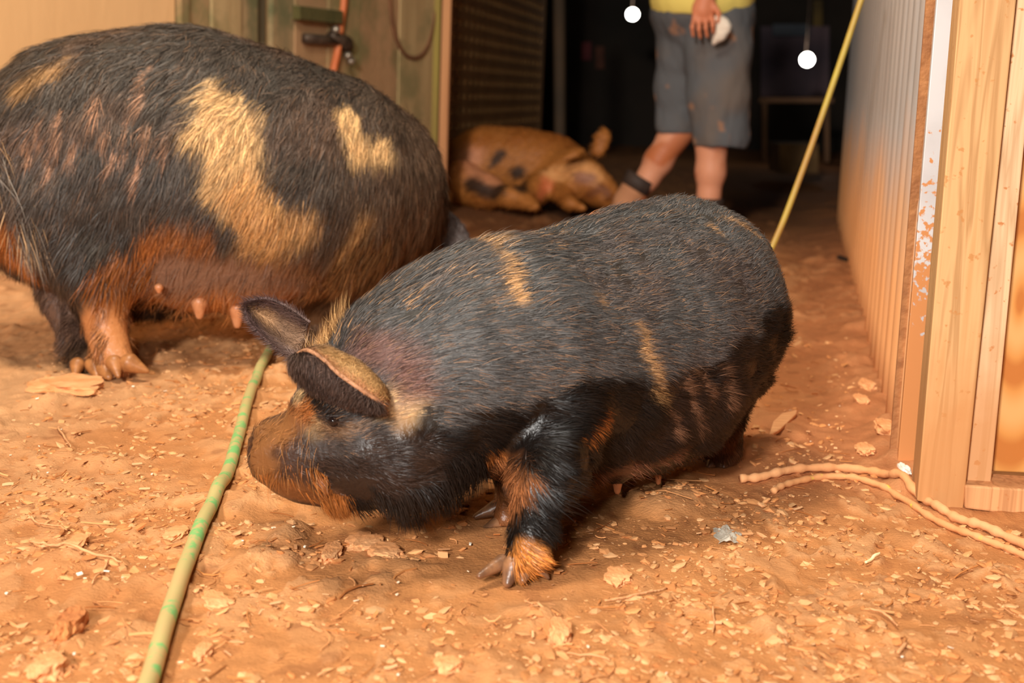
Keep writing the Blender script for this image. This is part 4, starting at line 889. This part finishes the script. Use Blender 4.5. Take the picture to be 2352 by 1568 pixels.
    for (x, y, l) in ((80, 290, 60), (110, 250, 70), (150, 240, 80), (180, 300, 50), (230, 200, 60), (250, 270, 50), (300, 250, 90), (345, 150, 90), (350, 270, 60), (395, 300, 50), (270, 330, 40), (130, 330, 50), (330, 350, 60)):
        pt.add([g(x, y, 2.52), g(x-8, y+l, 2.51)], .0045, s2l(180, 130, 98), .9, .85)
    pt.add([g(15, 520, 2.65), g(40, 590, 2.68)], .035, ORG, .5, .9)
    pt.add([g(640, 640, 2.72), g(560, 650, 2.68), g(700, 600, 2.72)], .05, s2l(150, 96, 56), .6, .6)
    udder = lambda P: 1-sstep(.85, 1.15, np.sqrt((((P-at(480, 640, 2.70))*np.array([1, .8, 1]))**2/np.array([.20, .30, .088])**2).sum(1))+.1*noise3(P, 12, 3))
    BL = s2l(76, 66, 58)
    def base(P, hair=True):
        C = np.tile(BL if hair else BLK*.7, (len(P), 1)); low = 1-sstep(.16, .33, P[:, 2]+fbm(P, 8, 3, 61)*.08)
        C = mix(C, s2l(74, 50, 34), low*.7)
        C = mix(C, s2l(120, 86, 66), sstep(.1, .5, fbm(P, 7, 3, 60))*.35)
        ru = (1-sstep(.0, .3, np.linalg.norm(P-at(880, 560, 2.95), axis=1)-.12)); C = mix(C, s2l(120, 80, 46), ru*.45)
        C = pt.apply(P, C)
        u = udder(P); ucol = mix(s2l(126, 92, 72), s2l(172, 106, 54), 1-sstep(.10, .19, P[:, 2]+noise3(P, 14, 5)*.03)); C = mix(C, ucol, u)
        lg = legs_fur(P, legs[1:2]); C = mix(C, s2l(108, 80, 66), lg*.8)
        return C, np.clip(low*.85+u*.6, 0, 1)
    C, Wt = base(V, False); body = np_mesh('body', V, [Q], M_SKIN, root, True, C, Wt)
    dens = lambda P, n: np.clip(1-udder(P)*.93, .03, 1)*np.where(P[:, 2] < .03, .2, 1)*np.where((n[:, 1] > .5) & (n[:, 2] < .4), .25, 1)
    P, n = sample(V, Q, 190000, dens); C, Wt = base(P); L = legs_fur(P, legs)
    T = tangents(P0, P); d = np.stack([np.linalg.norm(P-p, axis=1) for p in sp], 1).argmin(1); az = (P[:, 2]-sp[d, 2])/.25
    flow = T*.5+np.array([0, 0, -1.])*(np.clip(1.0-az*.45, .3, 1.3)[:, None]); flow = flow*(1-L[:, None])+np.array([-.1, 0, -1.])*L[:, None]
    C = C*(.35+1.25*RNG.random((len(P), 1))**1.3); ln = .044-.022*L; light = RNG.random(len(P)) < .06; C[light] = C[light]*.5+s2l(180, 132, 96)*.3
    fur('coat', P, n, flow, ln, .16+np.where(RNG.random(len(P)) < .05, .3, 0), .0012, C, Wt*.9, body, grav=.25, clump=.009+.010*Wt, zmin=.004, wave=.35)
    # long wet tufts along the flank fold and elbow
    for (c, r, m, l, col) in (((300, 620), .06, 900, .055, ORG*.55), ((860, 590), .06, 700, .06, s2l(110, 74, 42)), ((780, 640), .05, 500, .05, s2l(140, 92, 52)), ((240, 560), .07, 700, .05, BL*.6)):
        msk = np.where(np.linalg.norm(P-on(*c), axis=1) < r)[0]
        if len(msk): k = RNG.choice(msk, min(m, len(msk)), replace=False); fur('tuft', P[k], n[k], unit(T[k]*.8+np.array([0, 0, -1.])), l, .3, .0018, np.tile(col, (len(k), 1))*(.6+.8*RNG.random((len(k), 1))), .9, body, grav=.4, clump=.02)
    # tail with its long grey brush
    tp = catmull([at(5, 300, 2.62), at(18, 360, 2.585), at(40, 440, 2.57), at(70, 510, 2.56)], 6)
    tail = MB().tube(tp, [.028-.02*i/len(tp) for i in range(len(tp))], 12).build('tail', noisy_mat('tail_skin_grey', s2l(70, 62, 56), s2l(96, 84, 76), 60, .6, .2), body, True)
    m = 4200; u = RNG.random(m); tpa = np.array(tp); i = (u*(len(tp)-1)).astype(int); Pt = tpa[i]+RNG.normal(0, .014, (m, 3)); nt_ = unit(np.cross(unit(at(105, 590, 2.55)-at(15, 350, 2.58)), RNG.normal(0, 1, (m, 3)))+np.array([0, -.6, 0]))
    cc = np.tile(s2l(116, 104, 94), (m, 1)); pk = RNG.random(m) < .3; cc[pk] = s2l(190, 150, 110); cc *= (.6+.7*RNG.random((m, 1)))
    fur('tail_hair', Pt, nt_, np.tile(unit(at(105, 590, 2.55)-at(15, 350, 2.58)), (m, 1)), .085, .05, .0016, cc, .1, tail, grav=.25, jitter=.14, clump=.02)
    # hooves
    for (a, bb, ra, rb) in (((262, 834, 2.525), (272, 864, 2.505), .016, .005), ((298, 834, 2.53), (338, 852, 2.525), .019, .005), ((214, 838, 2.565), (222, 864, 2.54), .016, .006), ((178, 838, 2.57), (172, 862, 2.55), .015, .005), ((238, 848, 2.55), (250, 866, 2.53), .015, .008), ((715, 845, 2.85), (700, 852, 2.83), .02, .01)):
        claw(body, at(*a), at(*bb), ra, rb)
    for (x, y, Y, s, l) in ((458, 712, 2.66, 1.3, 34), (545, 730, 2.70, 1.3, 40), (365, 668, 2.60, .7, 14), (300, 732, 2.90, 1.1, 20)):
        v, q = Body(.003).cone(at(x, y-l/2, Y), at(x, y+l/2-4, Y), .013*s, .006*s, .003).mesh(); np_mesh('teat', v, [q], M_TEAT2, body)
    # ears over the lowered head
    def ear(c, zd, xd, rad, col):
        R = frame(zd, xd); c = np.array(c); e = Body(.004); e.ell(c, rad, R, .004); e.ell(c+R@np.array([0, 0, rad[2]*.8]), (rad[0]*.9, rad[1]*.88, rad[2]*.9), R, .004, 's'); v, q = e.mesh(); nn, _ = vnormals(v, q)
        ob = np_mesh('ear', v, [q], M_SKIN, body, True, np.tile(col*.7, (len(v), 1)), np.zeros(len(v))); p, n2 = sample(v, q, 3500)
        fur('ear_hair', p, n2, np.tile(R[:, 0], (len(p), 1)), .018, .35, .0015, np.tile(col, (len(p), 1))*(.6+.7*RNG.random((len(p), 1))), 0, ob, jitter=.3)
    ear(at(1035, 530, 3.05), (.3, -.8, .3), at(1072, 560, 3.02)-at(995, 480, 3.06), (.055, .03, .016), s2l(66, 54, 50))
    ear(at(950, 590, 2.98), (-.3, -.8, .2), at(935, 610, 2.97)-at(965, 560, 2.99), (.04, .026, .014), s2l(176, 136, 100))
    return root
M_TEAT2 = noisy_mat('teat_tan', s2l(190, 120, 74), s2l(206, 140, 96), 60, .4, .2, 200, dist=.001)
build_large()

# ================================================================== sleeping pig
def build_sleep():
    root = empty('pig', (.05, 6.2, 0), 'muddy ginger pig lying asleep on the dirt in front of the lattice screen', 'pig')
    b = Body(.014); g = at
    b.chain([B(1040, 400, 6.45, 82), B(1120, 375, 6.45, 84), B(1200, 378, 6.4, 82), B(1270, 385, 6.35, 74), B(1320, 400, 6.25, 60)], .08)
    b.chain([B(1310, 400, 6.2, 58), B(1350, 415, 6.1, 46), B(1385, 440, 6.05, 34), B(1402, 452, 6.02, 25)], .05)
    b.chain([B(1060, 420, 6.2, 58), B(1120, 440, 6.1, 40), B(1170, 450, 6.0, 22), B(1210, 462, 5.95, 15)], .05)       # hind leg folded forward
    b.chain([B(1240, 430, 6.15, 42), B(1200, 455, 6.0, 20), B(1230, 475, 5.9, 14)], .04)                                   # foreleg
    b.chain([B(1290, 440, 6.1, 30), B(1310, 466, 5.95, 15), B(1340, 478, 5.9, 11)], .03)
    R = frame((-.2, -.9, .3), at(1392, 300, 6.1)-at(1370, 365, 6.1)); b.ell(at(1382, 328, 6.1), (.070, .038, .018), R, .02)
    R2 = frame((-.2, -.5, .8), at(1290, 345, 6.0)-at(1340, 345, 6.05)); b.ell(at(1318, 352, 6.0), (.055, .036, .014), R2, .01)
    V, Q = b.mesh(); V[:, 2] = np.maximum(V[:, 2], -.01); g = lambda x, y, *_: on_(x, y); on_ = Surf(V)
    OG = s2l(172, 106, 48); DK = s2l(46, 30, 20); PK = s2l(206, 136, 98); pt = Paint()
    pt.add([g(1085, 355, 6.0), g(1095, 400, 5.95), g(1130, 420, 5.9)], .05, PK, .6, .8)
    pt.add([g(1020, 370, 6.1), g(1050, 350, 6.15)], .06, s2l(110, 62, 26), .6, .8)
    pt.add([g(1080, 418, 5.9), g(1130, 442, 5.85), g(1150, 430, 5.9)], .034, DK, .5, .95)
    pt.add([g(1155, 350, 6.0), g(1135, 372, 6.0)], .022, DK, .5, .95)
    pt.add([g(1190, 395, 6.0), g(1200, 430, 5.9)], .032, DK*1.1, .4, .95)
    pt.add([g(1270, 400, 6.0), g(1340, 380, 6.0), g(1370, 400, 6.0)], .045, s2l(222, 156, 96), .5, .9)
    pt.add([g(1330, 405, 5.95), g(1360, 410, 5.95)], .025, s2l(150, 100, 82), .5, .8)
    pt.add([g(1350, 450, 5.9), g(1385, 430, 5.95), g(1405, 455, 5.95)], .018, s2l(110, 56, 24), .6, .8)
    pt.add([g(1250, 440, 5.95), g(1260, 420, 6)], .03, s2l(210, 112, 70), .6, .8)
    C = mix(np.tile(OG, (len(V), 1)), s2l(150, 82, 30), sstep(-.1, .5, fbm(V, 6, 3, 71))*.7); C = pt.apply(V, C)
    body = np_mesh('body', V, [Q], M_SKIN, root, True, C, np.full(len(V), .1))
    P, n = sample(V, Q, 16000); C = mix(np.tile(OG, (len(P), 1)), s2l(150, 82, 30), sstep(-.1, .5, fbm(P, 6, 3, 71))*.7); C = pt.apply(P, C)*(.7+.6*RNG.random((len(P), 1)))
    P0 = np.array([at(1400, 450, 6), at(1300, 390, 6.3), at(1000, 390, 6.45)]); T = tangents(P0, P, .5)
    fur('coat', P, n, T+np.array([0, 0, -.3]), .03, .2, .003, C, .0, body, grav=.2, zmin=.005)
build_sleep()

# ================================================================== person
def person():
    root = empty('person', (.80, 5.5, 0), 'person in yellow shirt, dark grey shorts and brown boots walking left in the alley', 'person')
    Y = 5.5; k = mpp(Y)
    def C(px, py, dy, r): return (at(px, py, Y+dy), r)
    # body: one continuous figure facing left
    b = Body(.006)
    hipL = at(1650, 60, Y-.09); hipR = at(1590, 60, Y+.09)
    b.chain([C(1640, 100, -.07, .098), C(1632, 310, -.09, .066), C(1634, 350, -.09, .058), C(1632, 395, -.09, .060), C(1628, 450, -.09, .046), C(1622, 520, -.08, .038), C(1620, 560, -.08, .040)], .03)
    b.chain([C(1590, 100, .08, .098), C(1556, 300, .09, .066), C(1540, 325, .09, .058), C(1512, 370, .09, .060), C(1488, 410, .09, .048), C(1462, 450, .09, .036), C(1448, 480, .09, .038)], .03)
    b.ell(at(1612, 20, Y), (.15, .17, .14), None, .05); b.ell(at(1615, -90, Y), (.12, .16, .17), None, .06); b.ell(at(1618, -210, Y), (.13, .19, .17), None, .06)
    sh = at(1620, -275, Y); b.cone(sh+[0, -.17, 0], sh+[0, .17, 0], .062, .062, .05)
    b.chain([(sh+[-.01, 0, .02], .062), (sh+[-.03, 0, .12], .055)], .03)
    hd = sh+np.array([-.05, 0, .23]); b.ell(hd, (.098, .078, .115), None, .02); b.ell(hd+[-.05, 0, -.05], (.06, .055, .06), None, .03)
    b.cone(hd+[-.095, 0, .0], hd+[-.118, 0, -.022], .012, .016, .012)                               # nose
    for s in (-1, 1): b.ell(hd+np.array([.01, s*.080, -.005]), (.022, .010, .033), None, .006); b.ell(hd+np.array([-.088, s*.032, .012]), (.012, .014, .010), None, .006, 's')
    b.cone(hd+[-.108, -.024, -.062], hd+[-.108, .024, -.062], .004, .004, .006, 's'); b.cone(hd+[-.1, 0, -.072], hd+[-.1, 0, -.075], .014, .014, .01)
    # near arm hanging, hand with fingers in front of the shorts
    el = at(1640, -130, Y-.24); wr = at(1622, -8, Y-.25)
    b.chain([(sh+[.0, -.19, -.01], .055), (el, .042), (at(1630, -60, Y-.25), .040), (wr, .027)], .025)
    pm = at(1615, 22, Y-.255); b.ell(pm, (.042, .020, .048), None, .018); b.cone(wr, pm, .027, .026, .02)
    for i, (x0, x1, x2, l1, l2) in enumerate(((1595, 1590, 1592, 62, 82), (1608, 1605, 1608, 66, 86), (1622, 1621, 1624, 64, 84), (1635, 1637, 1638, 58, 74))):
        b.cone(at(x0, 38, Y-.26), at(x1, l1, Y-.275), .0095, .0088, .005); b.cone(at(x1, l1, Y-.275), at(x2, l2, Y-.262), .0088, .0075, .004)
    b.cone(at(1638, 10, Y-.265), at(1651, 30, Y-.28), .012, .010, .008); b.cone(at(1651, 30, Y-.28), at(1650, 50, Y-.285), .010, .008, .005)
    # far arm swinging behind
    el2 = at(1655, -130, Y+.24); b.chain([(sh+[.0, .19, -.01], .055), (el2, .042), (at(1660, -10, Y+.22), .028), (at(1655, 25, Y+.22), .030)], .025)
    for i in range(4): b.cone(at(1645+i*6, 30, Y+.2+.018*i), at(1642+i*6, 62, Y+.2+.018*i), .009, .0075, .004)
    V, Q = b.mesh(); Cc = np.tile(s2l(214, 146, 112), (len(V), 1)); n1 = sstep(.0, .35, fbm(V, 9, 3, 81)); low = (1-sstep(.25, .6, V[:, 2])); Cc = mix(Cc, s2l(176, 92, 44), n1*low*.9)
    hd_m = np.linalg.norm(V-at(1618, 40, Y-.26), axis=1) < .12; Cc[hd_m] = Cc[hd_m]*np.array([.92, .72, .62])
    body = np_mesh('body', V, [Q], M_HUMAN, root, True, Cc)
    # shorts
    s = Body(.007)
    s.chain([C(1648, 40, -.03, .135), C(1650, 120, -.06, .128), C(1652, 220, -.08, .120), C(1656, 312, -.085, .112)], .03)
    s.chain([C(1580, 40, .03, .135), C(1580, 120, .06, .118), C(1566, 200, .085, .108), C(1556, 285, .09, .092)], .03)
    s.ell(at(1612, 20, Y), (.185, .19, .12), None, .05)
    def cut(z): pass
    v, q = s.mesh(); Lm = v[:, 1] < Y; 
    hemA = at(1660, 335, Y-.09)[2]; hemB = at(1550, 305, Y+.09)[2]
    hem = np.where(Lm, hemA, hemB); under = v[:, 2] < hem
    v[under, 2] = hem[under]+.004*noise3(v[under], 20, 2)
    fold = fbm(v*np.array([1, 1, .55]), 13, 3, 85)*.012; nn, _ = vnormals(v, q); v += nn*fold[:, None]
    cc = np.tile(s2l(92, 92, 94), (len(v), 1)); cc = mix(cc, s2l(120, 98, 78), sstep(.0, .4, fbm(v, 4, 3, 86))*.45); cc = mix(cc, s2l(186, 126, 82), sstep(.35, .5, fbm(v, 16, 3, 87))*.45)
    M_CLOTH = attr_mat('shorts_cloth', .9, wet=False, spec=.2, bump=.3, bscale=90); np_mesh('shorts', v, [q], M_CLOTH, body, True, cc)
    # shirt
    t = Body(.008); t.ell(at(1614, 0, Y), (.195, .21, .14), None, .05); t.ell(at(1616, -100, Y), (.155, .195, .18), None, .06); t.ell(at(1618, -210, Y), (.155, .215, .18), None, .06)
    t.cone(sh+[0, -.17, 0], sh+[0, .17, 0], .082, .082, .05)
    for sg in (-1, 1): t.cone(sh+[0, sg*.19, -.01], sh+np.array([.02, sg*.235, -.22]), .075, .072, .03)
    v, q = t.mesh()
    hz = at(1612, 38, Y)[2]+.0*v[:, 0]-np.clip((v[:, 0]-at(1660, 0, Y)[0])*.9, -.0, .2)*.5; under = v[:, 2] < hz; v[under, 2] = hz[under]
    nn, _ = vnormals(v, q); v += nn*(fbm(v*np.array([1, 1, .5]), 11, 3, 88)*.005)[:, None]
    np_mesh('shirt', v, [q], attr_mat('shirt_cloth', .85, wet=False, spec=.2, bump=.2, bscale=120), body, True, mix(np.tile(s2l(232, 208, 112), (len(v), 1)), s2l(214, 180, 96), sstep(.1, .5, fbm(v, 6, 2, 89))*.5))
    # hair
    e = Body(.006); e.ell(hd+np.array([.02, 0, .035]), (.096, .084, .098), None, .02); e.ell(hd+np.array([.05, 0, -.02]), (.065, .075, .07), None, .02); v, q = e.mesh()
    np_mesh('hair', v, [q], noisy_mat('brown_hair', s2l(58, 40, 26), s2l(80, 58, 38), 60, .6, .5, 120), body, True)
    for s_ in (-1, 1): v, q = Body(.003).ell(hd+np.array([-.088, s_*.032, .012]), (.010, .011, .009)).mesh(); np_mesh('eye', v, [q], M_EYE, body)
    # boots: dark elastic collar, tan leather foot
    M_BOOT = noisy_mat('boot_leather', s2l(176, 120, 84), s2l(196, 138, 98), 14, .8, .3, 60); M_COL = noisy_mat('boot_collar', s2l(52, 40, 34), s2l(66, 50, 42), 30, .7, .2)
    def boot(ank, tip, up):
        ank = np.array(ank); tip = np.array(tip); f = unit(tip-ank); e = Body(.006).chain([(ank, .052), (ank+f*.10+np.array([0, 0, -.02]), .050), (tip, .042)], .03); e.cone(ank, ank+np.array(up)*.06, .052, .054, .02)
        v, q = e.mesh(); o = np_mesh('boot', v, [q], M_BOOT, root, True)
        MB().tube([ank+np.array(up)*.055, ank+np.array(up)*.11], [.059, .062], 20).build('collar', M_COL, o, True)
    boot(at(1440, 462, Y+.09), at(1412, 512, Y+.07), unit(at(1500, 395, Y+.09)-at(1448, 480, Y+.09)))
    p = at(1618, 575, Y-.08); boot((p[0], p[1], .055), (p[0]-.17, p[1]-.01, .048), (0, 0, 1))
    return root
person()
# white cloth in the hand
M_WC = noisy_mat('white_cloth', s2l(226, 206, 186), s2l(240, 224, 206), 10, .85, .4, 60)
cc_ = Body(.004).chain([(at(1650, 42, 5.23), .018), (at(1664, 62, 5.23), .026), (at(1655, 82, 5.23), .020), (at(1638, 100, 5.24), .010)], .015); v, q = cc_.mesh(); v += fbm(v, 40, 2, 90)[:, None]*.006
o = np_mesh('hand_cloth', v, [q], M_WC, None, True); tag(o, 'crumpled white cloth held in the hand of the person in shorts', 'cloth')
